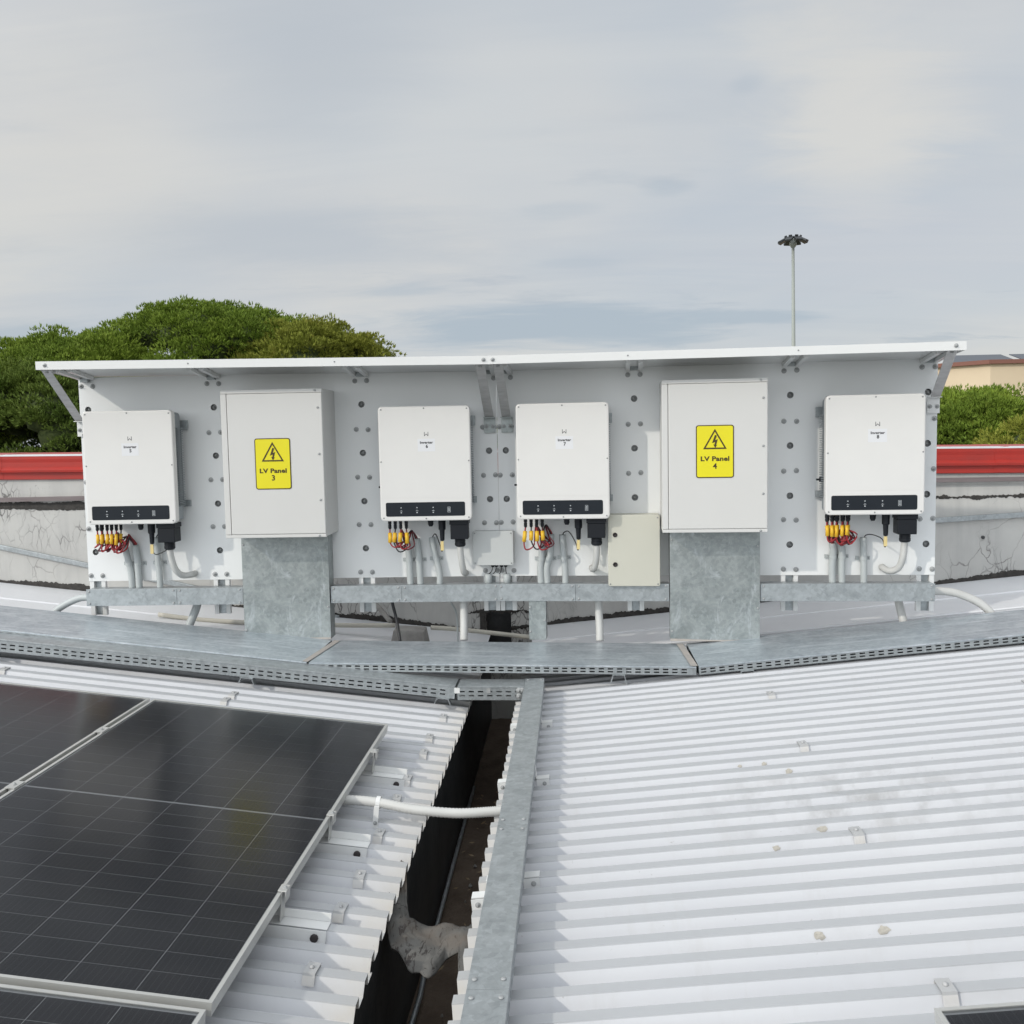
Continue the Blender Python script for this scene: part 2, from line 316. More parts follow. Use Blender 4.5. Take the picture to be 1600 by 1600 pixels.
# ------------------------------------------------------------------ mesh building
class MB:
    def __init__(s): s.v = []; s.f = []; s.sm = []
    def addm(s, vs_, fs, smooth=False):
        o = len(s.v); s.v += [tuple(p) for p in vs_]; s.f += [tuple(i+o for i in q) for q in fs]; s.sm += [smooth]*len(fs); return s
    def box(s, x0, x1, y0, y1, z0, z1, m=None):
        p = [Vector((x, y, z)) for x in (x0, x1) for y in (y0, y1) for z in (z0, z1)]
        if m: p = [m @ q for q in p]
        return s.addm(p, [(0, 1, 3, 2), (4, 6, 7, 5), (0, 4, 5, 1), (2, 3, 7, 6), (0, 2, 6, 4), (1, 5, 7, 3)])
    def rbox(s, x0, x1, y0, y1, z0, z1, r, seg=4, axis='y'):
        """box whose four edges along the given axis are rounded"""
        pts = []
        if axis == 'y': a0, a1, b0, b1, c0, c1 = x0, x1, z0, z1, y0, y1
        elif axis == 'z': a0, a1, b0, b1, c0, c1 = x0, x1, y0, y1, z0, z1
        for cx, cy, st in ((a1-r, b1-r, 0), (a0+r, b1-r, 1), (a0+r, b0+r, 2), (a1-r, b0+r, 3)):
            for k in range(seg+1):
                t = (st+k/seg)*math.pi/2; pts.append((cx+r*math.cos(t), cy+r*math.sin(t)))
        f = (lambda p, c: (p[0], c, p[1])) if axis == 'y' else (lambda p, c: (p[0], p[1], c))
        n = len(pts); vs_ = [f(p, c0) for p in pts]+[f(p, c1) for p in pts]
        fs = [(i, (i+1) % n, n+(i+1) % n, n+i) for i in range(n)]+[tuple(range(n-1, -1, -1)), tuple(range(n, 2*n))]
        return s.addm(vs_, fs)
    def prism(s, pts, y0, y1):
        """polygon in x,z pushed along y"""
        n = len(pts); vs_ = [(p[0], y0, p[1]) for p in pts]+[(p[0], y1, p[1]) for p in pts]
        return s.addm(vs_, [(i, (i+1) % n, n+(i+1) % n, n+i) for i in range(n)]+[tuple(range(n)), tuple(range(2*n-1, n-1, -1))])
    def lathe(s, prof, seg=12, m=None, smooth=True):
        """prof: (radius, height) pairs about z"""
        vs_ = []; fs = []
        for r, z in prof:
            for k in range(seg):
                a = 2*math.pi*k/seg; vs_.append(Vector((r*math.cos(a), r*math.sin(a), z)))
        for i in range(len(prof)-1):
            for k in range(seg):
                k2 = (k+1) % seg; fs.append((i*seg+k, i*seg+k2, (i+1)*seg+k2, (i+1)*seg+k))
        fs.append(tuple(range(seg-1, -1, -1))); o = (len(prof)-1)*seg; fs.append(tuple(range(o, o+seg)))
        if m: vs_ = [m @ q for q in vs_]
        return s.addm(vs_, fs, smooth)
    def tube(s, pts, rad, seg=8, ribs=0):
        pts = [Vector(p) for p in pts]; up = Vector((.13, .31, .94)).normalized(); n = len(pts); vs_ = []; fs = []
        for i, p in enumerate(pts):
            d = (pts[min(i+1, n-1)]-pts[max(i-1, 0)]).normalized(); a = d.cross(up)
            if a.length < 1e-3: a = d.cross(Vector((1, 0, 0)))
            a.normalize(); b = d.cross(a)
            r = rad(i/(n-1)) if callable(rad) else rad
            if ribs: r *= 1+(.06 if i % 2 else -.05)
            for k in range(seg):
                t = 2*math.pi*k/seg; vs_.append(p+a*(r*math.cos(t))+b*(r*math.sin(t)))
        for i in range(n-1):
            for k in range(seg):
                k2 = (k+1) % seg; fs.append((i*seg+k, i*seg+k2, (i+1)*seg+k2, (i+1)*seg+k))
        fs.append(tuple(range(seg-1, -1, -1))); fs.append(tuple(range((n-1)*seg, n*seg)))
        return s.addm(vs_, fs, True)
    def mesh(s, name, m):
        me = bpy.data.meshes.new(name); me.from_pydata(s.v, [], s.f)
        me.polygons.foreach_set('use_smooth', s.sm); me.materials.append(m); me.update(); return me
    def build(s, name, m, parent=None, bevel=0, loc=None):
        me = s.mesh(name, m); b = bmesh.new(); b.from_mesh(me); bmesh.ops.recalc_face_normals(b, faces=b.faces); b.to_mesh(me); b.free()
        o = link(name, me, parent, loc)
        if bevel:
            md = o.modifiers.new('bevel', 'BEVEL'); md.width = bevel; md.segments = 2; md.limit_method = 'ANGLE'; md.angle_limit = R(50)
        return o
def link(name, me, parent=None, loc=None):
    o = bpy.data.objects.new(name, me); COL.objects.link(o); o.parent = parent
    if loc: o.location = loc
    return o
def spline(pts, n=24):
    """Catmull-Rom through the points"""
    P = [Vector(p) for p in pts]; P = [P[0]*2-P[1]]+P+[P[-1]*2-P[-2]]; out_ = []; segs = len(P)-3
    for i in range(n+1):
        t = i/n*segs; k = min(int(t), segs-1); u = t-k; a, b, c, d = P[k:k+4]
        out_.append(.5*((2*b)+(-a+c)*u+(2*a-5*b+4*c-d)*u*u+(-a+3*b-3*c+d)*u**3))
    return out_
def tag(o, label=None, cat=None, group=None, kind=None):
    for k, v in (('label', label), ('category', cat), ('group', group), ('kind', kind)):
        if v: o[k] = v
    return o
def empty(name, loc, rot=(0, 0, 0)):
    o = bpy.data.objects.new(name, None); COL.objects.link(o); o.location = loc; o.rotation_euler = rot; o.empty_display_size = .1; return o
def adopt(o, parent):
    bpy.context.view_layer.update(); m_ = parent.matrix_world.inverted() @ o.matrix_world; o.parent = parent; o.matrix_local = m_
    for k in ('label', 'category', 'group'):
        if k in o: del o[k]
def face_y(depth=0):   # turns a lathe about z into one about -y (towards the viewer)
    return Matrix.Rotation(R(90), 4, 'X')
def text_mesh(body, size, m, offset=0, spacing=1, width=None):
    cu = bpy.data.curves.new('t', 'FONT'); cu.body = body; cu.size = size; cu.align_x = 'CENTER'; cu.align_y = 'CENTER'; cu.offset = offset; cu.space_character = spacing; cu.resolution_u = 3
    o = bpy.data.objects.new('t', cu); COL.objects.link(o)
    me = bpy.data.meshes.new_from_object(o.evaluated_get(bpy.context.evaluated_depsgraph_get()))
    bpy.data.objects.remove(o); bpy.data.curves.remove(cu)
    co = np.array([v.co for v in me.vertices]); s = 1
    if width: s = width/(co[:, 0].max()-co[:, 0].min())
    for v in me.vertices: v.co = (v.co.x*s, 0, v.co.y)
    me.materials.clear(); me.materials.append(m); return me
def put_text(name, body, size, m, parent, loc, **k):
    return link(name, text_mesh(body, size, m, **k), parent, loc)

# ------------------------------------------------------------------ board frames
JX, JY, TL, TR_ = -.462, 6.0686, .0246, -.0511
def BF(side, u, d, z):
    """point in front of the left (-1) or right (+1) board: u along it from the joint, d out from its face, z up"""
    th = TL if side < 0 else TR_
    return (JX+u*math.cos(th)+d*math.sin(th), JY+u*math.sin(th)-d*math.cos(th), z)
def BE(name, side, u, d, z): return empty(name, BF(side, u, d, z), (0, 0, TL if side < 0 else TR_))
# in such a frame +x runs right, -y comes out of the board

AL, AR = .110, .098
LX, LZ = -.595, -1.4922     # roof edges over the gutter (rib tops)
RX, RZ = -.322, -1.4437
def zl(x): return LZ-math.tan(AL)*(x-LX)
def zr(x): return RZ+math.tan(AR)*(x-RX)

# ================================================================== SETTING
g = MB(); g.addm([(-900, -900, -8), (900, -900, -8), (900, 1500, -8), (-900, 1500, -8)], [(0, 1, 2, 3)])
tag(g.build('ground', M['ground']), kind='structure')
b = MB(); b.box(-7.4, 6.9, -1.6, 7.4, -7.99, -2.3)
tag(b.build('building_base', M['wall']), kind='structure')

# corrugated roofs
def sheet_mesh(p, n, length, sgn, h=.040, crown=.039, web=.012, jit=0):
    """n ribs; local x runs from 0 (gutter end) away by length; top of ribs at z = 0"""
    ys = []; pan = p-crown-2*web
    for k in range(n):
        y = k*p; ys += [(y-crown/2-web, -h), (y-crown/2, 0), (y+crown/2, 0), (y+crown/2+web, -h)]
    ys += [(n*p-crown/2-web+.006, -h)]
    xs = [jit*.5, .3, length*.5, length]; mb = MB(); nv = len(ys); vs_ = []
    for x in xs:
        for y, z in ys: vs_.append((sgn*x, y, z))
    fs = []
    for i in range(len(xs)-1):
        for j in range(nv-1): fs.append((i*nv+j, i*nv+j+1, (i+1)*nv+j+1, (i+1)*nv+j))
    mb.addm(vs_, fs); return mb
PL, PR = .1172, .1125
CL0, CR0 = 2.700-.1172*36, 2.401-.1125*34
def crownL(y): return CL0+round((y-CL0)/PL)*PL
def crownR(y): return CR0+round((y-CR0)/PR)*PR
roofL = tag(empty('roof_left', (LX, 0, LZ), (0, AL, 0)), kind='structure')
roofR = tag(empty('roof_right', (RX, 0, RZ), (0, -AR, 0)), kind='structure')
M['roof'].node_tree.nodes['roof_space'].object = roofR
for root, c0, p, sgn in ((roofL, CL0, PL, -1), (roofR, CR0, PR, 1)):
    for k in range(8):
        y0 = c0+k*9*p
        if y0 > 6.4: break
        n = 9 if y0+9*p < 6.7 else max(2, int((6.6-y0)/p))
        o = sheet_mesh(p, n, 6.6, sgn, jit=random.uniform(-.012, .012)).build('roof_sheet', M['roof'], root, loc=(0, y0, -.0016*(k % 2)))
        md = o.modifiers.new('thickness', 'SOLIDIFY'); md.thickness = .0012; md.offset = -1

# screw caps bent over the ribs
def cap_mesh():
    mb = MB(); pr = [(-.034, -.030), (-.028, 0.002), (.028, .002), (.034, -.030), (.040, -.030), (.031, .006), (-.031, .006), (-.040, -.030)]
    vs_ = [(-.024, y, z) for y, z in pr]+[(.024, y, z) for y, z in pr]; n = 8
    mb.addm(vs_, [(i, (i+1) % n, n+(i+1) % n, n+i) for i in range(n)]+[tuple(range(n)), tuple(range(2*n-1, n-1, -1))])
    mb.lathe([(.009, .006), (.009, .009), (.005, .013)], 8); return mb
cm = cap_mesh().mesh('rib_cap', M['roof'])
capsL = [(-.698, 5.02), (-.721, 4.665), (-.714, 4.437), (-.732, 4.1), (-.736, 3.854), (-.738, 3.497), (-.736, 3.165), (-.745, 2.922), (-.743, 2.568), (-1.82, 5.063), (-1.821, 4.949), (-3.074, 5.07), (-3.4, 4.7)]
capsR = [(.941, 4.047), (.908, 3.149), (.862, 2.263), (.965, 4.855), (2.1, 4.7), (2.2, 3.4)]
for root, lst, cf, x0 in ((roofL, capsL, crownL, LX), (roofR, capsR, crownR, RX)):
    for x, y in lst:
        o = link('rib_cap', cm, root, ((x-x0)/math.cos(AL), cf(y), .0015)); o.rotation_euler.z = random.uniform(-.06, .06); o.scale = (.72, .93, .93)
# sealed screw holes: beige dabs of sealant on the right roof
for x, y, r in ((.658, 3.921, .011), (.755, 3.925, .014), (.83, 3.919, .018), (.644, 3.237, .017), (.819, 3.262, .02), (.645, 2.578, .019), (.813, 2.595, .024)):
    mb = MB(); n = 14; vs_ = [(0, 0, .003)]
    for k in range(n):
        a = 2*math.pi*k/n; q = .78*r*random.uniform(.7, 1.25); vs_.append((q*math.cos(a), q*math.sin(a)*.75, .0012))
    mb.addm(vs_, [(0, 1+k, 1+(k+1) % n) for k in range(n)], True)
    o = mb.build('sealant_dab', M['stain'], roofR, loc=((x-RX)/math.cos(AR), crownR(y)-.0265, -.018)); o.rotation_euler.x = R(74)

# gutter between the roofs
gut = tag(empty('roof_gutter', (-.46, 0, -2.14)), kind='structure')
mb = MB(); mb.box(-.21, -.165, -1.6, 7.12, .02, .60); mb.build('gutter_wall', M['bitumen'], gut)
mb = MB(); mb.box(.165, .21, -1.6, 7.12, .02, .63); mb.build('gutter_wall', M['bitumen'], gut)
mb = MB(); nx, ny = 10, 120; vs_ = []; fs = []
for j in range(ny+1):
    for i in range(nx+1):
        x = -.165+.33*i/nx; y = -1.6+8.72*j/ny
        vs_.append((x, y, .03+.02*max(0, math.sin(x*9+.6))+.008*math.sin(y*3.1+x*8)+random.uniform(-.004, .004)))
for j in range(ny):
    for i in range(nx): a = j*(nx+1)+i; fs.append((a, a+1, a+nx+2, a+nx+1))
mb.addm(vs_, fs, True).build('gutter_floor', M['debris'], gut)
# strip at the foot of the left wall, bent lower down
mb = MB(); mb.tube([(-.145, 5.6, .075), (-.143, 4.4, .07), (-.14, 3.65, .07), (-.13, 3.45, .075), (-.137, 3.2, .07), (-.135, 2.9, .06)], .010, 6)
tag(mb.build('metal_strip', M['galv'], loc=(-.46, 0, -2.14)), 'thin grey metal strip lying along the bottom of the dark gutter', 'metal strip')
# stones and leaves in the silt
mb = MB()
for k in range(60):
    x = random.uniform(-.05, .15); y = random.uniform(1.5, 5.5); r = random.uniform(.004, .012)
    mb.lathe([(r*.6, .045), (r, .05), (r*.4, .055+r*.4)], 5, Matrix.Translation((x, y, 0)), False)
tag(mb.build('gutter_debris', M['concrete'], gut), kind='stuff')

mb = MB()
for k in range(120):
    x = random.uniform(-.11, .155); y = random.uniform(1.2, 5.8)**1.0; m_ = Matrix.Translation((x, y, .062+random.uniform(0, .01))) @ Euler((random.uniform(-.4, .4), random.uniform(-.4, .4), random.uniform(0, 6))).to_matrix().to_4x4(); a = random.uniform(.008, .02)
    mb.addm([m_ @ Vector(q) for q in ((-a, 0, 0), (0, -a*.4, 0), (a, 0, .003), (0, a*.4, 0))], [(0, 1, 2, 3)])
tag(mb.build('gutter_litter', mat('dry_leaf', (.20, .13, .07), .9, var=(.30, .24, .16), vscale=30), gut), kind='stuff')

# membrane patch that bridges the gutter
mb = MB(); vs_ = []; fs = []; nx, ny = 26, 18
for j in range(ny+1):
    for i in range(nx+1):
        s = i/nx; x = -.635+s*.35
        front = float(np.interp(s, [0, .15, .35, .5, .57, .60, .78, .80, 1], [3.02, 2.90, 2.82, 2.76, 2.77, 2.87, 2.88, 2.73, 2.76]))+.012*math.sin(s*31)
        back = float(np.interp(s, [0, .10, .22, .4, 1], [3.46, 3.30, 3.06, 3.02, 2.99]))
        y = back+(front-back)*j/ny
        sag = -1.528-.045*math.sin(math.pi*s)**.7-.035*(j/ny)**2*math.sin(math.pi*s)+.004*math.sin(s*23+j*.5)
        vs_.append((x, y, sag+.006*math.sin(x*41+y*23)+random.uniform(-.003, .003)))
for j in range(ny):
    for i in range(nx): a = j*(nx+1)+i; fs.append((a, a+1, a+nx+2, a+nx+1))
o = mb.addm(vs_, fs, True).build('membrane_patch', M['patch'])
md = o.modifiers.new('thickness', 'SOLIDIFY'); md.thickness = .006
tag(o, 'torn grey bitumen membrane patch spanning the dark gutter', 'membrane patch')

# ---------------------------------------------------------------- flashings and parapet
WY = 7.15
def flash(name, x0, x1, zf, rows, seg=20):
    mb = MB(); vs_ = []; fs = []
    for i in range(seg+1):
        x = x0+(x1-x0)*i/seg
        for (y, dz) in rows: vs_.append((x, y, zf(x)+dz+random.uniform(-.0015, .0015)))
    n = len(rows)
    for i in range(seg):
        for j in range(n-1): a = i*n+j; fs.append((a, a+1, a+n+1, a+n))
    o = mb.addm(vs_, fs).build(name, M['flash']); md = o.modifiers.new('thickness', 'SOLIDIFY'); md.thickness = .002; md.offset = -1
    return o
for nm, x0, x1, zf, side in (('left', -7.2, -.62, zl, 'left'), ('right', -.30, 6.2, zr, 'right')):
    o = flash('roof_flashing', x0, x1, zf, [(6.22, -.03), (6.24, .006), (6.72, -.004)])
    tag(o, 'lower white metal flashing sheet laid flat over the %s roof behind the cable tray' % side, 'flashing')
    o = flash('roof_flashing', x0, x1, zf, [(6.715, -.006), (6.725, .004), (7.0, .014), (WY-.004, .020)])
    tag(o, 'upper white metal flashing sheet meeting the parapet foot above the %s roof' % side, 'flashing')

par = empty('parapet_wall', (0, WY, 0)); tag(par, 'cracked pale painted parapet wall with a red metal coping behind the white board', 'wall')
OX0, OX1 = -.66, -.47      # outlet opening
def ctop(x): return -.132-.0092*x        # the coping dips slightly to the right
mb = MB()
for (x0, x1, z0, z1) in ((-7.4, OX0, -2.3, -.42), (OX1, 6.9, -2.3, -.42), (OX0, OX1, -1.31, -.42), (OX0, OX1, -2.3, -1.62)): mb.box(x0, x1, 0, .3, z0, z1)
mb.build('wall_body', M['wall'], par)
mb = MB(); mb.box(OX0, OX1, .12, .29, -1.62, -1.31); mb.build('outlet_shaft', M['bitumen'], par)
mb = MB(); mb.addm([(x, y, (ctop(x)-.17) if t else -.4195) for x in (-7.4, 6.9) for y in (-.02, .3) for t in (0, 1)], [(0, 1, 3, 2), (4, 6, 7, 5), (0, 4, 5, 1), (2, 3, 7, 6), (0, 2, 6, 4), (1, 5, 7, 3)])
mb.build('upper_band', M['wall'], par)
prof = [(-.035, -.185), (-.045, -.18), (-.045, -.132), (-.075, -.128), (-.078, -.112), (-.055, -.092), (-.055, -.055), (-.06, -.03), (-.06, -.004), (-.055, 0), (.33, .012), (.335, -.15)]
mb = MB(); vs_ = []; 
for x in (-7.5, -2.2, 3.02, 7.0):
    for y, z in prof: vs_.append((x, y, z+ctop(x)))
n = len(prof); fs = [(i*n+j, i*n+j+1, (i+1)*n+j+1, (i+1)*n+j) for i in range(3) for j in range(n-1)]
o = mb.addm(vs_, fs).build('red_coping', M['red'], par); md = o.modifiers.new('thickness', 'SOLIDIFY'); md.thickness = .0015
mb = MB(); mb.addm([(x, -.0625, z+ctop(x)) for x in (-7.5, 7) for z in (-.009, .001)]+[(x, .01, z+ctop(x)) for x in (-7.5, 7) for z in (-.009, .004)], [(0, 2, 3, 1), (1, 3, 7, 5), (0, 4, 6, 2)])
mb.build('coping_edge', M['flash'], par)
for xj in (-4.35, -2.95, 2.95, 4.6):
    mb = MB(); vs_ = [(x, y-.002, z+ctop(xj)+.001) for x in (xj, xj+.10) for y, z in prof]; n = len(prof)
    o = mb.addm(vs_, [(j, j+1, n+j+1, n+j) for j in range(n-1)]).build('coping_joint', M['red'], par); md = o.modifiers.new('thickness', 'SOLIDIFY'); md.thickness = .002
# ledge: falls from under the red coping on the right to well below it on the left
mb = MB()
mb.addm([(x, y, z) for x, zt in ((-7.4, -.425), (-1.0, -.395)) for y in (-.045, .0) for z in (zt-.032, zt)], [(0, 1, 3, 2), (4, 6, 7, 5), (0, 4, 5, 1), (2, 3, 7, 6), (0, 2, 6, 4), (1, 5, 7, 3)])
mb.addm([(x, y, z) for x, zt in ((-.4, -.372), (6.9, -.372)) for y in (-.045, -.021) for z in (zt-.03, zt)], [(0, 1, 3, 2), (4, 6, 7, 5), (0, 4, 5, 1), (2, 3, 7, 6), (0, 2, 6, 4), (1, 5, 7, 3)])
mb.build('ledge_strip', M['ledge'], par)
def ragged(name, x0, x1, ftop, fbot, amp, y=-.004, step=.009, m='bitumen_edge'):
    mb = MB(); n = int((x1-x0)/step); vs_ = []; a = b = 0
    for i in range(n+1):
        x = x0+(x1-x0)*i/n; a = a*.86+random.uniform(-amp, amp)*.6; b = b*.86+random.uniform(-amp, amp)*.6
        t, bt = ftop(x)+a+random.uniform(-.6, .6)*amp, fbot(x)+b+random.uniform(-.6, .6)*amp
        if bt > t-.003: bt = t-.003
        vs_ += [(x, y, bt), (x, y-.004, (t+bt)/2), (x, y, t)]
    fs = [(3*i+j, 3*i+3+j, 3*i+4+j, 3*i+1+j) for i in range(n) for j in (0, 1)]
    return mb.addm(vs_, fs, True).build(name, M[m], par)
ragged('bitumen_seam', -7.3, -.66, lambda x: zl(x)+.050+.015*math.sin(x*3), lambda x: zl(x)+.012, .008)
ragged('bitumen_seam', -.47, 6.8, lambda x: zr(x)+.052+.012*math.sin(x*2.3), lambda x: zr(x)+.010, .008)
ragged('bitumen_seam', -7.3, -1.2, lambda x: -.452+.003*x*0, lambda x: -.486-.022*(x+4.6 if x > -4.6 else 0)*1.6, .006)
ragged('bitumen_seam', -.2, 6.8, lambda x: -.498, lambda x: -.520, .007)
ragged('bitumen_seam', -.80, -.33, lambda x: -1.275-.02*abs(x+.56)*6, lambda x: -1.325, .012, -.006)
ragged('bitumen_seam', -.70, -.655, lambda x: -1.30, lambda x: -1.6, .01, -.006, .006)
# flat bars fixed along the wall
for (x0, z0, x1, z1) in ((-7.0, -.20, -4.40, -.716), (-4.40, -.716, -1.2, -1.44)):
    pass
mb = MB(); mb.addm([(x, y, z+dz) for x, z in ((-6.6, -.30), (-1.6, -1.33)) for y in (-.028, -.001) for dz in (-.017, .017)], [(0, 1, 3, 2), (4, 6, 7, 5), (0, 4, 5, 1), (2, 3, 7, 6), (0, 2, 6, 4), (1, 5, 7, 3)])
def wall_bar(x0, z0, x1, z1, label):
    mb = MB(); mb.addm([(x, y, z+dz) for x, z in ((x0, z0), (x1, z1)) for y in (-.028, -.001) for dz in (-.018, .018)], [(0, 1, 3, 2), (4, 6, 7, 5), (0, 4, 5, 1), (2, 3, 7, 6), (0, 2, 6, 4), (1, 5, 7, 3)])
    o = mb.build('cable_trunking', M['galv'], loc=(0, WY, 0), bevel=.003); tag(o, label, 'trunking')
wall_bar(-6.4, -.33, -1.75, -1.345, 'thin grey metal trunking sloping down the parapet at the left of the board')
wall_bar(.6, -.777, 6.6, -.46, 'thin grey metal trunking rising along the parapet at the right of the board')
mb = MB(); mb.lathe([(.012, 0), (.012, .01)], 10, Matrix.Translation((2.9, -.002, -.80)) @ face_y()); mb.build('bolt_hole', M['bitumen'], par)

# ================================================================== MOUNTING BOARDS
HZ = (.195, -.105, -.405, -.700); PZ = (.340, .040, -.255, -.550, -.850)
COLS = {-1: (-2.557, -1.762, -.838, -.054), 1: (.050, .838, 1.760, 2.548)}
bolt_me = None
def bolt_mesh(r=.0155, m='steel'):
    mb = MB(); f = face_y(); mb.lathe([(r, 0), (r, .003), (r*.86, .004)], 16, f); mb.lathe([(r*.55, .0042), (r*.55, .009), (r*.42, .011)], 6, f, False); mb.lathe([(r*.26, .0112), (r*.26, .019)], 8, f); return mb.mesh('bolt', M[m])
bolt_me = bolt_mesh(); dark_me = bolt_mesh(.0195, 'steeldark')
screw_me = MB().lathe([(.0045, 0), (.0045, .002), (.002, .0028)], 8, face_y()).mesh('screw', M['steeldark'])
bscrew_me = MB().lathe([(.007, 0), (.007, .003), (.003, .004)], 8, face_y()).mesh('screw', M['steel'])
for side, nm in ((-1, 'left'), (1, 'right')):
    t = BE('mounting_board', side, 0, 0, 0)
    tag(t, 'white perforated %s half of the mounting board, carrying %s' % (nm, 'LV Panel 3' if side < 0 else 'LV Panel 4'), 'mounting board')
    u0, u1 = (-2.61, -.0015) if side < 0 else (.0015, 2.60)
    # sheet with true round holes, made as strips of cells round each hole
    cuts = COLS[side]
    mb = MB(); S = .035; hr = .0200; y0, y1 = 0, .003; n = 16
    def plate(a, b_, c, d):
        mb.box(a, b_, y0, y1, c, d)
    xs = [u0]
    for c in cuts: xs += [c-S, c+S]
    xs += [u1]
    for i in range(0, len(xs)-1):
        a, b_ = xs[i], xs[i+1]
        if i % 2 == 0: plate(a, b_, -.885, .395); continue
        zs = [-.885]
        for z in sorted(HZ): zs += [z-S, z+S]
        zs += [.395]; cx = (a+b_)/2
        for j in range(len(zs)-1):
            if j % 2 == 0: plate(a, b_, zs[j], zs[j+1]); continue
            cz = (zs[j]+zs[j+1])/2; vs_ = []
            for k in range(n):
                an = 2*math.pi*k/n; q = S/max(abs(math.cos(an)), abs(math.sin(an)))
                for rr, yy in ((q, y0), (hr, y0), (hr, y1)):
                    vs_.append((cx+rr*math.cos(an), yy, cz+rr*math.sin(an)))
            fs = []
            for k in range(n):
                k2 = (k+1) % n; fs += [(3*k, 3*k2, 3*k2+1, 3*k+1), (3*k+1, 3*k2+1, 3*k2+2, 3*k+2)]
            mb.addm(vs_, fs)
    mb.build('sheet', M['board'], t)
    for c in cuts:
        for z in HZ:
            link('hole_bolt', dark_me, t, (c+random.uniform(-.003, .003), .0235, z+random.uniform(-.003, .003)))
        for dxx in (-.037, .037):
            for z in PZ:
                if (side < 0 and c > -.1 and z > .3 and dxx < 0) or (side > 0 and c < .1 and z > .3 and dxx < 0): continue
                link('bolt', bolt_me, t, (c+dxx, -.0002, z+random.uniform(-.002, .002)))
            mb = MB(); mb.box(c+dxx-.0135, c+dxx+.0135, .0045, .032, -1.105, .392); mb.build('rail', M['white'], t, .0015)
        mb = MB(); mb.box(c-.0235, c+.0235, .027, .031, -1.105, .385); mb.build('rail_web', M['galv'], t)
        # arm that holds the rail off the parapet, out of sight behind the sheet
        mb = MB(); yy = WY-BF(side, c, 0, 0)[1]-.006; mb.box(c-.03, c+.03, .034, yy, -.62, -.58); mb.build('support_arm', M['galv'], t)

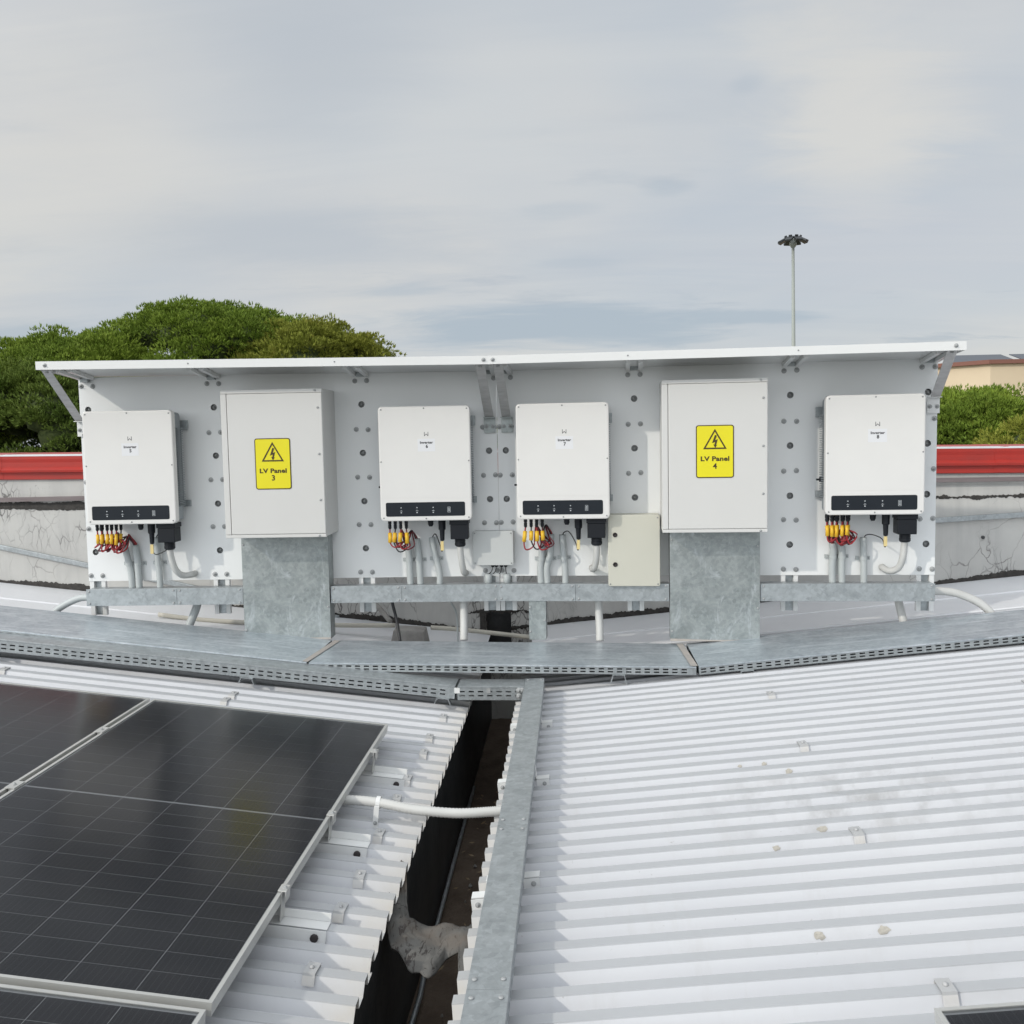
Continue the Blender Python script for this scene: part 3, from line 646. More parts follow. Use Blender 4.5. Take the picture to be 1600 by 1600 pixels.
# canopies
def bar(p0, p1, w, th, nrm):
    """flat bar between two points, w wide, th thick along nrm"""
    p0, p1, nrm = Vector(p0), Vector(p1), Vector(nrm).normalized(); d = (p1-p0).normalized(); s = d.cross(nrm).normalized(); nn = s.cross(d)
    vs_ = [q+s*(a*w/2)+nn*(b_*th/2) for q in (p0, p1) for a in (-1, 1) for b_ in (-1, 1)]
    return MB().addm(vs_, [(0, 1, 3, 2), (4, 6, 7, 5), (0, 4, 5, 1), (2, 3, 7, 6), (0, 2, 6, 4), (1, 5, 7, 3)])
CD = .50
for side, nm in ((-1, 'left'), (1, 'right')):
    t = BE('canopy', side, 0, 0, 0)
    tag(t, 'white sheet metal rain canopy over the %s half of the board' % nm, 'canopy')
    u0, u1 = (-2.614, -.002) if side < 0 else (.006, 2.594)
    za, zb = (.460, .437) if side < 0 else (.437, .444)      # front edge height at u0 and u1
    mb = MB()
    def quadbox(y0_, y1_, dz0, dz1, f0=0, f1=0):
        p = [(u, y, z0_+dz+fy) for u, z0_ in ((u0, za), (u1, zb)) for y, fy in ((y0_, f0), (y1_, f1)) for dz in (dz0, dz1)]
        mb.addm(p, [(0, 1, 3, 2), (4, 6, 7, 5), (0, 4, 5, 1), (2, 3, 7, 6), (0, 2, 6, 4), (1, 5, 7, 3)])
    quadbox(-CD+.002, .02, -.004, 0, 0, -.055); mb.build('roof_panel', M['white'], t)
    mb = MB(); quadbox(-CD, -CD+.0018, -.047, -.0005); mb.build('front_fascia', M['white'], t)
    mb = MB(); quadbox(-CD+.0025, -CD+.02, -.047, -.0455); mb.build('fascia_lip', M['white'], t)
    ue = u0 if side < 0 else u1; ze = za if side < 0 else zb
    us = (u0, u0+.0015) if side < 0 else (u1-.0015, u1)
    mb = MB(); mb.addm([(us[i], y, ze+dz) for i in (0, 1) for y, dzz, dzt in ((-CD+.003, -.045, -.005), (.018, -.075, -.060)) for dz in (dzz, dzt)], [(0, 1, 3, 2), (4, 6, 7, 5), (0, 4, 5, 1), (2, 3, 7, 6), (0, 2, 6, 4), (1, 5, 7, 3)])
    mb.build('side_fascia', M['white'], t)
    for c in COLS[side]:
        mb = MB(); mb.box(c-.0225, c+.0225, -.040, -.001, .364, .390); mb.build('rail_clamp', M['galv'], t)
        zc = za+(zb-za)*(c-u0)/(u1-u0)
        for xa in (c-.05, c+.024): MB().addm([(x_, y_, z_) for x_ in (xa, xa+.026) for y_, zz_ in ((-.30, zc-.0275), (-.001, zc-.0585)) for z_ in (zz_-.022, zz_)], [(0, 1, 3, 2), (4, 6, 7, 5), (0, 4, 5, 1), (2, 3, 7, 6), (0, 2, 6, 4), (1, 5, 7, 3)]).build('rafter', M['white'], t)
    for u in ((-2.56, -1.73, -.89, -.045) if side < 0 else (.045, .80, 1.72, 2.54)):
        zc = za+(zb-za)*(u-u0)/(u1-u0); big_ = u in (-2.56, -.045, .045, 2.54)
        o = link('screw', bolt_me if big_ else screw_me, t, (u, -CD-.0005, zc-.022)); o.scale = (.75,)*3 if big_ else (1, 1, 1)
    # braces
    if side < 0: br = (((-2.575, -.46, .412), (-2.592, -.045, .125)), ((-.068, -.46, .395), (-.046, -.045, .10)))
    else: br = (((.068, -.46, .395), (.062, -.045, .10)), ((2.535, -.46, .402), (2.575, -.045, .165)))
    for p, q in br:
        o = bar(p, q, .055, .004, (0, 1, .7)).build('brace', M['alu'], t)
        d = (Vector(p)-Vector(q)).normalized(); e = Vector(p)-d*.02
        bo = link('bolt', bolt_me, o, (e.x, e.y-.003, e.z)); bo.scale = (.7,)*3; bo.rotation_euler.x = -.7
        mb = MB(); x = q[0]; mb.box(x-.035, x+.035, -.055, -.0010-.011, q[2]+.0005-.004, q[2]+.0005); mb.box(x-.035, x+.035, -.012, -.0105, q[2]-.095, q[2]-.004)
        if abs(x) < .2: br_ = mb.build('wall_bracket', M['galv_duct'], t)
        else: br_ = mb.build('wall_bracket', M['white'], t)
        for dd in (-.02, .02):
            bo = link('bolt', bolt_me, br_, (x+dd, -.013, q[2]-.055)); bo.scale = (.8,)*3

# ================================================================== INVERTERS
IW, IH, ID = .548, .685, .235
def inverter(side, u, zt, num, label, w=IW, h=IH):
    """u, zt: upper left corner of the front; d = ID out of the board"""
    t = BE('inverter', side, u+w/2, 0, zt-h); tag(t, label, 'inverter', 'inverters on the white board')
    x0, x1 = -w/2, w/2
    mb = MB(); mb.rbox(x0, x1, -ID, -ID+.055, 0, h, .026, 5); mb.build('front_cover', M['invwhite'], t, .007)
    mb = MB(); mb.rbox(x0+.012, x1-.012, -ID+.0555, -.075, .012, h-.012, .02, 3); mb.build('rear_casting', M['invgrey'], t, .003)
    # heat sink fins down both flanks
    for sx in (-1, 1):
        mb = MB()
        for k in range(46):
            z = .10+k*.0105; xa = sx*(w/2-.013); mb.box(min(xa, xa+sx*.018), max(xa, xa+sx*.018), -.168, -.078, z, z+.0045)
        tag(mb.build('heat_sink_fins', M['invgrey'], t), kind='stuff')
    mb = MB(); mb.box(-w/2+.03, w/2-.03, -.0745, -.012, .10, h-.09); mb.build('heat_sink', M['galv_dark'], t)
    MB().box(-w/2-.016, w/2+.016, -.030, -.014, h-.12, h-.06).build('hanging_bracket', M['galv'], t)
    MB().box(-w/2-.016, w/2+.016, -.030, -.014, .09, .13).build('hanging_bracket', M['galv'], t)
    for sx in (-1, 1):
        for z0, hh in ((.33, .18), (.11, .12)) if sx > 0 else ():
            mb = MB(); mb.box(sx*(w/2-.0118), sx*(w/2-.0108), -.178, -.160, z0, z0+hh); mb.build('rating_label', M['sticker'], t)
    if True:    # DC switch knob on the left flank
        mb = MB(); mb.lathe([(.017, 0), (.015, .022), (.006, .024), (.006, .04)], 10, Matrix.Translation((-w/2+.012, -.11, .20)) @ Matrix.Rotation(R(-90), 4, 'Y')); mb.build('switch_knob', M['black'], t)
    # groove above the display, display, symbols
    f = -ID
    mb = MB(); mb.box(x0+.006, x1-.006, f-.0012, f+.001, .1405, .1425); mb.build('cover_fold', M['invwhite'], t)
    mb = MB(); mb.rbox(x0+.033, x1-.040, f-.0016, f+.002, .028, .112, .010, 4); disp = mb.build('display', M['screen'], t)
    for k, fx in enumerate((.125, .22, .317)):
        mb = MB(); cx = x0+fx
        mb.lathe([(.0036, 0), (.0036, .0006)], 10, Matrix.Translation((cx, f-.0017, .080)) @ face_y())
        mb.box(cx-.0075, cx+.0075, f-.0023, f-.0017, .0600, .0616)
        if k != 1: mb.box(cx-.001, cx+.001, f-.0023, f-.0017, .0622, .0660)
        else: mb.box(cx-.004, cx+.004, f-.0023, f-.0017, .0650, .0662)
        mb.box(cx-.0034, cx+.0034, f-.0023, f-.0017, .0480, .0535)
        mb.build('status_symbol', M['icon'], disp)
    mb = MB(); cx = x0+.412     # the little scan symbol: a frame with bars
    mb.box(cx-.0085, cx-.0070, f-.0023, f-.0017, .050, .082); mb.box(cx+.0070, cx+.0085, f-.0023, f-.0017, .050, .082)
    mb.box(cx-.0068, cx+.0068, f-.0023, f-.0017, .0805, .082); mb.box(cx-.0068, cx+.0068, f-.0023, f-.0017, .050, .0515)
    for q in range(3): mb.box(cx-.0045, cx+.0045, f-.0023, f-.0017, .057+q*.0075, .0605+q*.0075)
    mb.build('status_symbol', M['icon'], disp)
    for sx, sz in ((x0+.019, .019), (0, .014), (x1-.019, .019), (x0+.012, h*.52), (x1-.012, h*.52), (x0+.019, h-.019), (0, h-.014), (x1-.019, h-.019)):
        link('screw', screw_me, t, (sx, f-.0002, sz))
    # maker's mark: two uprights joined by a shallow peak
    mb = MB(); zc = h*.755; s_ = .0125
    mb.box(-s_, -s_+.0032, f-.0006, f+.0005, zc-.011, zc+.013); mb.box(s_-.0032, s_, f-.0006, f+.0005, zc-.011, zc+.013)
    for sg in (-1, 1): mb.prism([(sg*(s_-.0030), zc-.0115), (sg*(s_-.0030), zc-.0065), (0, zc+.003), (0, zc-.0015)], f-.0006, f+.0005)
    mb.build('emblem', M['logo'], t, loc=(.012, 0, 0))
    st = MB().box(-.052, .052, f-.0005, f+.0005, h*.605, h*.715).build('sticker', M['sticker'], t, loc=(.012, 0, 0))
    put_text('lettering', 'Inverter', .021, M['ink'], st, (0, f-.0011, h*.682), offset=.0006, width=.078)
    put_text('lettering', num, .027, M['ink'], st, (.002, f-.0011, h*.648), offset=.0009)
    # undersides: AC cover with its gland, one plain plug
    cx = x1-.082
    mb = MB(); mb.box(cx-.058, cx+.058, -.205, -.09, -.030, -.0005); mb.box(cx-.053, cx+.053, -.200, -.095, -.118, -.0305)
    ac = mb.build('cable_cover', M['black'], t, .004)
    mb = MB(); mb.lathe([(.028, 0), (.032, -.004), (.032, -.020), (.030, -.022), (.033, -.026), (.033, -.040), (.026, -.048)], 12, Matrix.Translation((cx, -.148, -.1185)), False); mb.build('cable_gland', M['black'], ac)
    cx = x0+.288
    mb = MB(); mb.lathe([(.020, 0), (.020, -.010), (.017, -.012), (.017, -.030), (.010, -.042)], 8, Matrix.Translation((cx, -.14, -.0005)), False); mb.build('blanking_plug', M['black'], t)
    cx = x0+.358
    mb = MB(); mb.lathe([(.023, 0), (.022, -.060), (.016, -.066), (.013, -.125), (.010, -.130)], 10, Matrix.Translation((cx, -.15, -.0005)), False); mb.build('data_plug', M['black'], t)
    return t
G_INV = None
inverter(-1, -2.488, .178, '5', 'white inverter numbered 5 at the far left end of the board')
inverter(-1, -.698, .172, '6', 'white inverter numbered 6 just left of the joint in the board')
inverter(1, .140, .172, '7', 'white inverter numbered 7 just right of the joint in the board')
inverter(1, 1.920, .181, '8', 'white inverter numbered 8 at the right end of the board')

# DC leads: black plugs, yellow markers, looping red and black cables
def leads(side, u, zb, n, dense, cond, label):
    """u: inverter's left edge, zb: its underside"""
    t = BE('cable_bundle', side, u, 0, zb); tag(t, label, 'cable bundle', 'cable bundles under the inverters')
    for k in range(n):
        row = k % 2 if dense else 0
        x = (.022+k*.0148+random.uniform(-.003, .003)) if dense else .040+k*.0335
        y = -.155+row*.035+random.uniform(-.004, .004); L0 = .045 if dense else .055
        mb = MB(); mb.lathe([(.0085, -.0005), (.0105, -.004), (.0105, -.022), (.0080, -.024), (.0100, -.028), (.0100, -L0+.008), (.0065, -L0)], 8, Matrix.Translation((x, y, 0)), False)
        mb.build('plug', M['black'], t)
        lean = (random.uniform(-.012, .012) if not dense else .008-.001*k)-.006
        z0 = -L0; z1 = z0-.022; z2 = z1-random.uniform(.055, .068)
        p1 = Vector((x+lean*.3, y, z1)); p2 = Vector((x+lean, y-.004, z2))
        mb = MB(); mb.tube([p1, p1.lerp(p2, .5)+Vector((.001, -.002, 0)), p2], .0105 if dense else .0125, 7); mb.build('cable_marker', M['marker'], t)
        cx, cz = cond[k % len(cond)]
        low = z2-random.uniform(.028, .060); dxm = random.uniform(-.01, .03)
        kk = 'redcable' if k % 2 == 0 else ('blackcable' if k % 4 == 1 else 'maroon')
        pts = [(x, y, z0+.001), p1, p2, (x+dxm, y-.012, low), (x+.045+dxm, y+.004, low+.02), ((x+cx)/2+.012, y+.03, (z2+z1)/2), (cx-.028, -.052, cz+.040+random.uniform(0, .022)), (cx-.004+random.uniform(-.006, .006), -.036, cz+.008), (cx, -.036, cz-.02)]
        if dense: pts[3] = (x+dxm-.01, y-.012, z2-random.uniform(.02, .055)); pts[4] = (x+.03+dxm, y, z2-random.uniform(-.01, .02))
        mb = MB(); mb.tube(spline(pts, 30), .0045, 6); mb.build('cable', M[kk], t)
    for k in range(5 if dense else 3):
        cx, cz = cond[k % len(cond)]; x = (.03+.15*random.random()) if dense else .045+.10*random.random(); z0 = -.12-random.uniform(0, .03)
        pts = [(x, -.145, z0+.03), (x+.004, -.15, z0-.01), (x+random.uniform(-.02, .03), -.155, z0-random.uniform(.02, .06)), (x+.05, -.13, z0-random.uniform(-.01, .04)), ((x+cx)/2+.02, -.10, -.10-random.uniform(0, .03)), (cx-.03, -.05, cz+random.uniform(.045, .075)), (cx+random.uniform(-.008, .008), -.034, cz+.010), (cx, -.036, cz-.02)]
        MB().tube(spline(pts, 30), .0052, 6).build('cable', M[('maroon', 'redcable')[k % 2]], t)
    return t
def data_lead(side, u, zb, px, topx, topz, loop, label):
    t = BE('data_cable', side, u, 0, zb); tag(t, label, 'data cable', 'data cables under the inverters')
    mb = MB(); mb.box(px-.011, px+.008, -.156, -.150, -.190, -.133); mb.build('tag', M['palemarker'], t)
    pts = [(px, -.150, -.128), (px+.002, -.152, -.175), (px+loop*.3, -.150, -.195), (px+loop, -.130, -.150), ((px+topx)/2+loop*.4, -.075, topz+.020), (topx+.012, -.045, topz+.014), (topx, -.036, topz-.015)]
    mb = MB(); mb.tube(spline(pts, 26), .0032, 6); mb.build('lead', M['blackcable'], t)
def conduit(side, pts, r, label, ribs=0, m='pvc', n=24, clips=(), stripe=False):
    t = BE('conduit', side, pts[0][0], 0, pts[0][2]); tag(t, label, 'conduit')
    P = spline([(p[0]-pts[0][0], -p[1], p[2]-pts[0][2]) for p in pts], n)
    mb = MB(); mb.tube(P, r, 12, ribs); mb.build('pipe', M[m], t)
    for z in clips:
        q = min(P, key=lambda a: abs(a.z-(z-pts[0][2])))
        mb = MB()
        for sx in (-1, 1): mb.box(q.x+sx*(r+.012)-.010, q.x+sx*(r+.012)+.010, -.010, -.0008, q.z-.011, q.z+.011)
        ring = [(q.x+(r+.003)*math.cos(a), q.y+(r+.003)*math.sin(a), 0) for a in [math.pi*2*k/12 for k in range(13)]]
        vs_ = [(x, y, q.z+dz) for x, y, _ in ring for dz in (-.010, .010)]; mb.addm(vs_, [(2*k, 2*k+2, 2*k+3, 2*k+1) for k in range(12)])
        c = mb.build('clip', M['pvc'], t)
        link('screw', screw_me, c, (q.x+r+.013, -.0105, q.z))
    return t
WH = {5: 'the far left inverter', 6: 'the inverter just left of the board joint', 7: 'the inverter just right of the board joint', 8: 'the far right inverter'}
# (inverter, side, u, zb, plugs, dense)
spec = {5: (-1, -2.488, -.507, 10, True), 6: (-1, -.698, -.513, 4, False), 7: (1, .140, -.513, 4, False), 8: (1, 1.920, -.504, 10, True)}
tops = {5: ((-2.356, -.648), (-2.287, -.655)), 6: ((-.573, -.645), (-.512, -.640)), 7: ((.262, -.625), (.323, -.622)), 8: ((2.002, -.690), (2.052, -.690))}
bots = {5: (-2.318, -2.272), 6: (-.558, -.496), 7: (.258, .298), 8: (2.004, 2.060)}
third = {5: ((-2.150, -.607), -2.140), 6: ((-.418, -.633), -.376), 7: ((.393, -.625), (.408)), 8: ((2.180, -.655), 2.185)}
for i, (sd, u, zb, n, dn) in spec.items():
    tp = tops[i]; cond = [(tp[0][0]-u, tp[0][1]-zb), (tp[1][0]-u, tp[1][1]-zb)]
    leads(sd, u, zb, n, dn, cond, 'red and black leads with yellow markers under '+WH[i])
    for k in (0, 1):
        a = tp[k]; bx = bots[i][k]; w = ('left', 'right')[k]
        conduit(sd, [(a[0], .036, a[1]), (a[0]+(bx-a[0])*.35+.004, .034, -.74), (bx-.003, .034, -.83), (bx, .034, -.93)], .0205, '%s of the paired grey conduits under %s' % (w, WH[i]), clips=(-.775,))
    (tx, tz), bx = third[i]
    conduit(sd, [(tx, .036, tz), (tx+(bx-tx)*.4, .034, -.74), (bx, .034, -.85), (bx, .034, -.93)], .0195, 'single grey conduit carrying the data lead under '+WH[i], clips=(-.775,))
    loop = {5: .10, 6: -.02, 7: -.02, 8: -.015}[i]
    data_lead(sd, u, zb, .358, tx-u, tz-zb, loop, 'thin dark lead with pale tag under '+WH[i])
acx = lambda u: u+IW-.082
zg = -.168
def ac(i, pts, lab):
    sd, u, zb = spec[i][:3]; x = acx(u)
    P = [(x, .148, zb+zg+.006)]+[(x+a, d, z) for a, d, z in pts]
    conduit(sd, P, .0190, lab, 1, 'pvclight', 90 if i != 6 else 70)
ac(5, [(.002, .14, -.72), (.018, .12, -.80), (.045, .085, -.842), (.085, .045, -.845), (.100, .004, -.842)], 'light corrugated power conduit curving right into the board under inverter 5')
ac(6, [(.000, .14, -.72), (.006, .12, -.79), (.012, .085, -.842), (.016, .035, -.86), (.018, .004, -.862)], 'light corrugated power conduit dropping straight into the board under inverter 6')
ac(7, [(-.001, .14, -.72), (-.006, .12, -.78), (-.018, .09, -.825), (-.030, .04, -.838), (-.036, .004, -.835)], 'light corrugated power conduit curving left into the board under inverter 7')
ac(8, [(-.001, .14, -.70), (-.006, .13, -.77), (-.022, .10, -.83), (-.060, .06, -.852), (-.088, .02, -.840), (-.090, .004, -.835)], 'light corrugated power conduit hooking left into the board under inverter 8')

# ================================================================== LV PANELS
def sign(parent, cx, z, f, num):
    w, h = .212, .300
    mb = MB(); mb.rbox(cx-w/2, cx+w/2, f-.0022, f+.001, z-h/2, z+h/2, .014, 4); s0 = mb.build('warning_sign', M['signink'], parent)
    mb = MB(); mb.rbox(cx-w/2+.0055, cx+w/2-.0055, f-.0030, f-.0024, z-h/2+.0055, z+h/2-.0055, .010, 4); mb.build('sign_face', M['yellow'], s0)
    y0, y1 = f-.0040, f-.0031
    def tri(r, cz): return [(cx+r*math.sin(a), cz+r*math.cos(a)) for a in (0, R(120), R(240))]
    cz = z+.052; outer, inner = tri(.0765, cz), tri(.0600, cz)
    mb = MB(); vs_ = [(p[0], y, p[1]) for p in outer+inner for y in (y0,)]; mb.addm(vs_, [(i, (i+1) % 3, 3+(i+1) % 3, 3+i) for i in range(3)]); mb.build('hazard_triangle', M['signink'], s0)
    B = [(.000, .040), (.011, .036), (.002, .010), (.016, .016), (.007, -.018), (.013, -.015), (.001, -.034), (-.009, -.012), (-.003, -.015), (.001, .000), (-.016, -.006)]
    mb = MB(); mb.addm([(cx+a*1.0, y0, cz+.002+b_) for a, b_ in B], [tuple(range(len(B)))]); mb.build('lightning_bolt', M['signink'], s0)
    put_text('lettering', 'LV Panel', .036, M['signink'], s0, (cx, f-.0040, z-.042), offset=.0013, width=.160, spacing=1.04)
    put_text('lettering', num, .044, M['signink'], s0, (cx, f-.0040, z-.084), offset=.0012)
def lv(side, u, zt, w, h, num, label, signu):
    t = BE('electrical_cabinet', side, u+w/2, 0, zt-h); tag(t, label, 'electrical cabinet', 'grey LV cabinets on the board')
    D_ = .345; x0, x1 = -w/2, w/2
    mb = MB(); mb.rbox(x0, x1, -D_+.02, -.001, 0, h, .008, 2); mb.build('body', M['door'], t, .003)
    mb = MB(); mb.box(x0, x1, -D_+.001, -D_+.0195, 0, .019); mb.build('bottom_rim', M['door'], t, .003)
    mb = MB(); mb.box(x0, x1, -D_+.001, -D_+.0195, h-.022, h); mb.build('top_rim', M['door'], t, .003)
    mb = MB(); mb.box(x0, x0+.034, -D_+.001, -D_+.0195, .0205, h-.0235); mb.build('hinge_strip', M['door'], t, .003)
    mb = MB(); mb.rbox(x0+.0365, x1-.001, -D_, -D_+.0195, .0205, h-.0235, .004, 2); d = mb.build('door', M['door'], t, .006)
    for z in (.22, .49, .76):
        link('lock_screw', bscrew_me, d, (x1-.026, -D_-.0005, z*h/.87))
    for x, z in ((x1-.04, h-.010), (x1-.04, .009)): link('screw', bscrew_me, t, (x, -D_+.0005, z))
    sign(t, signu-(u+w/2), .0, 0, num) if False else sign(t, signu-(u+w/2), (-.153 if num == '3' else -.125)-(zt-h), -D_, num)
lv(-1, -1.605, .282, .600, .872, '3', 'light grey cabinet with yellow warning sign on the left half of the board', -1.306)
lv(1, .990, .284, .592, .872, '4', 'light grey cabinet with yellow warning sign on the right half of the board', 1.287)

# small boxes
t = BE('junction_box', 1, -.030, 0, -.805); tag(t, 'small grey junction box over the board joint between inverters 6 and 7', 'junction box')
MB().rbox(-.123, .123, -.075, -.003, 0, .208, .008, 3).build('body', M['boxgrey'], t, .003)
MB().rbox(-.125, .125, -.090, -.0755, -.002, .210, .010, 3).build('lid', M['boxgrey'], t, .003)
for sx in (-.112, .112):
    for sz in (.012, .196): link('screw', screw_me, t, (sx, -.0905, sz))
for k, gx in enumerate((-.010, .012, .045, .070)):
    MB().lathe([(.011, 0), (.011, -.012), (.008, -.018)], 8, Matrix.Translation((gx, -.04, -.001)), False).build('cable_gland', M['black'], t)
    e = (-.035, -.01, .03, .075)[k]
    MB().tube(spline([(gx, -.04, -.018), (gx+(e-gx)*.3, -.045, -.045), (e, -.036, -.062)], 10), .0028, 6).build('cable', M['blackcable'], t)
for x, lab in ((-.070, 'left'), (.046, 'right')):
    conduit(1, [(x, .036, -.868), (x, .036, -.93)], .022, 'short grey conduit stub, %s of the two under the grey junction box' % lab, n=2)
t = BE('junction_box', 1, .828, 0, -.925); tag(t, 'ivory plastic box with two black round locks beside inverter 7', 'junction box')
MB().rbox(-.150, .150, -.140, -.003, 0, .425, .008, 3).build('body', M['ivory'], t, .003)
MB().rbox(-.154, .154, -.160, -.1405, -.002, .427, .012, 3).build('door', M['ivory'], t, .004)
for z in (.130, .308): MB().lathe([(.014, 0), (.014, .004), (.009, .005), (.009, .002)], 14, Matrix.Translation((-.112, -.1602, z)) @ face_y()).build('lock', M['rubber'], t)
for x, z in ((.140, .41), (.140, .012), (-.142, .012)): link('screw', screw_me, t, (x, -.1605, z))

# ================================================================== GALVANISED WORK
def screws(parent, pts, me=None):
    for p in pts: link('screw', me or bscrew_me, parent, p)
# beam-like trunking under the board
for side, u0, u1, lab, joints in ((-1, -2.570, -1.585, 'leftmost length of galvanised trunking under the board, left of LV Panel 3', (-2.0,)), (-1, -1.040, -.002, 'galvanised trunking between the left wide duct and the board joint', (-.60,)),
                                  (1, .002, 1.036, 'galvanised trunking between the board joint and the right wide duct', (.475,)), (1, 1.570, 2.566, 'rightmost length of galvanised trunking under the board, below inverter 8', ())):
    t = BE('cable_trunking', side, u0, 0, -1.022); tag(t, lab, 'trunking', 'galvanised trunking along the foot of the board'); w = u1-u0
    parts = [0]+[j-u0 for j in joints]+[w]
    for a, b_ in zip(parts[:-1], parts[1:]):
        MB().box(a+.0008, b_-.0008, -.130, -.1285, 0, .105).build('front_cover', M['galv'], t, .0008)
        screws(t, [(a+.02, -.1305, .015), (a+.02, -.1305, .090), (b_-.02, -.1305, .012), (b_-.02, -.1305, .092)])
    MB().box(0, w, -.128, -.006, 0, .0015).box(0, w, -.128, -.006, .098, .0995).box(0, w, -.0075, -.006, .002, .0975).build('channel', M['galv'], t)
    for xa in (0, w-.0015): MB().box(xa, xa+.0015, -.127, -.008, .002, .097).build('end_cap', M['galv'], t)
# wide ducts below the cabinets
for side, u0, u1, zb, lab in ((-1, -1.580, -1.044, -1.243, 'wide galvanised duct under the left cabinet, dropping to the floor tray'), (1, 1.040, 1.566, -1.262, 'wide galvanised duct under the right cabinet, dropping to the floor tray')):
    t = BE('cable_duct', side, (u0+u1)/2, 0, zb); w = (u1-u0)/2; h = -.592-zb; tag(t, lab, 'cable duct', 'wide ducts under the LV cabinets')
    MB().box(-w, w, -.1415, -.140, 0, h).build('front_cover', M['galv_duct'], t, .0006)
    for xa in (-w+.001, w-.0025): MB().box(xa, xa+.0015, -.1395, -.012, 0, h).build('side_wall', M['galv_duct'], t)
    MB().box(-w+.003, w-.003, -.0135, -.012, 0, h-.31).build('back_wall', M['galv_duct'], t)
    screws(t, [(-w+.012, -.142, h-.06), (w-.012, -.142, h-.10), (w-.012, -.142, .2), (-w+.012, -.142, .06)])
    MB().addm([(x, -.1425, z) for x, z in ((-w, .0), (w, .0), (w, .012), (0, .008), (-w, .016))], [(0, 1, 2, 3, 4)]).build('sealing_tape', M['tape'], t)
# narrow duct
t = BE('cable_duct', 1, .240, 0, -1.262); tag(t, 'narrow galvanised duct joining the trunking under inverter 7 to the floor tray', 'cable duct')
MB().box(-.052, .052, -.122, -.1205, 0, .2395).build('front_cover', M['galv_duct'], t, .0006)
for xa, xb, ya in ((-.051, -.0495, -.120), (.0495, .051, -.120), (-.049, .049, -.0215)): MB().box(xa, xb, ya, -.02, 0, .2395).build('side_wall', M['galv_duct'], t)
screws(t, [(-.044, -.1225, .20), (.044, -.1225, .12), (-.044, -.1225, .05)])

def perf(mb, x0, x1, y, z0, z1, rows, pitch=.050, sl=.029, sh=.0075, th=.0015):
    """perforated side plate: solid bars above and below rows of slots, small bridges between the slots"""
    zs = [z0]
    for r in sorted(rows): zs += [r-sh/2, r+sh/2]
    zs += [z1]
    for i in range(0, len(zs), 2): mb.box(x0, x1, y, y+th, zs[i], zs[i+1])
    n = int((x1-x0)/pitch)
    for r in rows:
        a = x0
        for k in range(n):
            s = x0+pitch*k+(pitch-sl)/2
            mb.box(a, s, y, y+th, r-sh/2, r+sh/2); a = s+sl
        mb.box(a, x1, y, y+th, r-sh/2, r+sh/2)
def tray(name, loc, rot, x0, x1, depth, label, h=.048, rows=(-.0185, -.0345), lip=.004, group=None, coverm='galv_top', cuts=()):
    """covered perforated tray: local x along it, y back from its front edge, z=0 at the cover"""
    t = empty(name, loc, rot); tag(t, label, 'cable tray', group)
    ed = [x0]+list(cuts)+[x1]
    for a, b_ in zip(ed[:-1], ed[1:]):
        MB().box(a+.0008, b_-.0008, -.004, depth+.004, -.0018, 0).box(a+.0008, b_-.0008, -.004, -.0025, -lip-.004, -.002).box(a+.0008, b_-.0008, depth+.0025, depth+.004, -lip-.004, -.002).build('cover', M[coverm], t, .0006)
    mb = MB(); perf(mb, x0, x1, 0, -h, -.0025, rows); mb.build('perforated_side', M['galv'], t)
    mb = MB(); perf(mb, x0, x1, depth-.0015, -h, -.0025, rows); mb.build('perforated_side', M['galv'], t)
    MB().box(x0, x1, .0016, depth-.0016, -h, -h+.0015).build('tray_bottom', M['galv_dark'], t)
    return t
def feet(t, xs, y, z, drop):
    for x in xs:
        mb = MB(); mb.box(x-.035, x+.035, y-.012, y+.030, z-.004, z-.0005)
        for s in (-1, 1): mb.addm([(x+s*.028, y-.01, z-.004), (x+s*.032, y-.01, z-.004), (x+s*.046, y-.012, z-drop), (x+s*.042, y-.012, z-drop), (x+s*.028, y+.03, z-.004), (x+s*.032, y+.03, z-.004), (x+s*.046, y+.032, z-drop), (x+s*.042, y+.032, z-drop)], [(0, 1, 2, 3), (4, 7, 6, 5), (0, 4, 5, 1), (1, 5, 6, 2), (2, 6, 7, 3), (3, 7, 4, 0)])
        mb.build('support_foot', M['galv'], t)
G3 = 'wide floor trays in front of the board'
BY, BD = 5.32, .575
bend_l, bend_r = -1.485, .655
tl = tray('cable_tray', (bend_l, BY, -1.2500), (0, AL, 0), -5.2, -.010, BD, 'wide galvanised floor tray sloping down along the left roof, behind the narrow tray', group=G3, cuts=(-3.0,))
feet(tl, (-.4, -1.7, -3.2), 0, -.048, .040)
ang = math.atan2(.032, bend_r-bend_l)
tcn = tray('cable_tray', (bend_l, BY, -1.2520), (0, ang, 0), 0, 2.1405, BD, 'wide galvanised floor tray running level across the gutter, middle length', group=G3)
feet(tcn, (1.72,), 0, -.048, .052)
trt = tray('cable_tray', (bend_r, BY, -1.2840), (0, -AR, 0), .012, 5.2, BD, 'wide galvanised floor tray rising along the right roof', group=G3, cuts=(2.9,))
feet(trt, (.27, 1.87, 3.3), 0, -.048, .022)
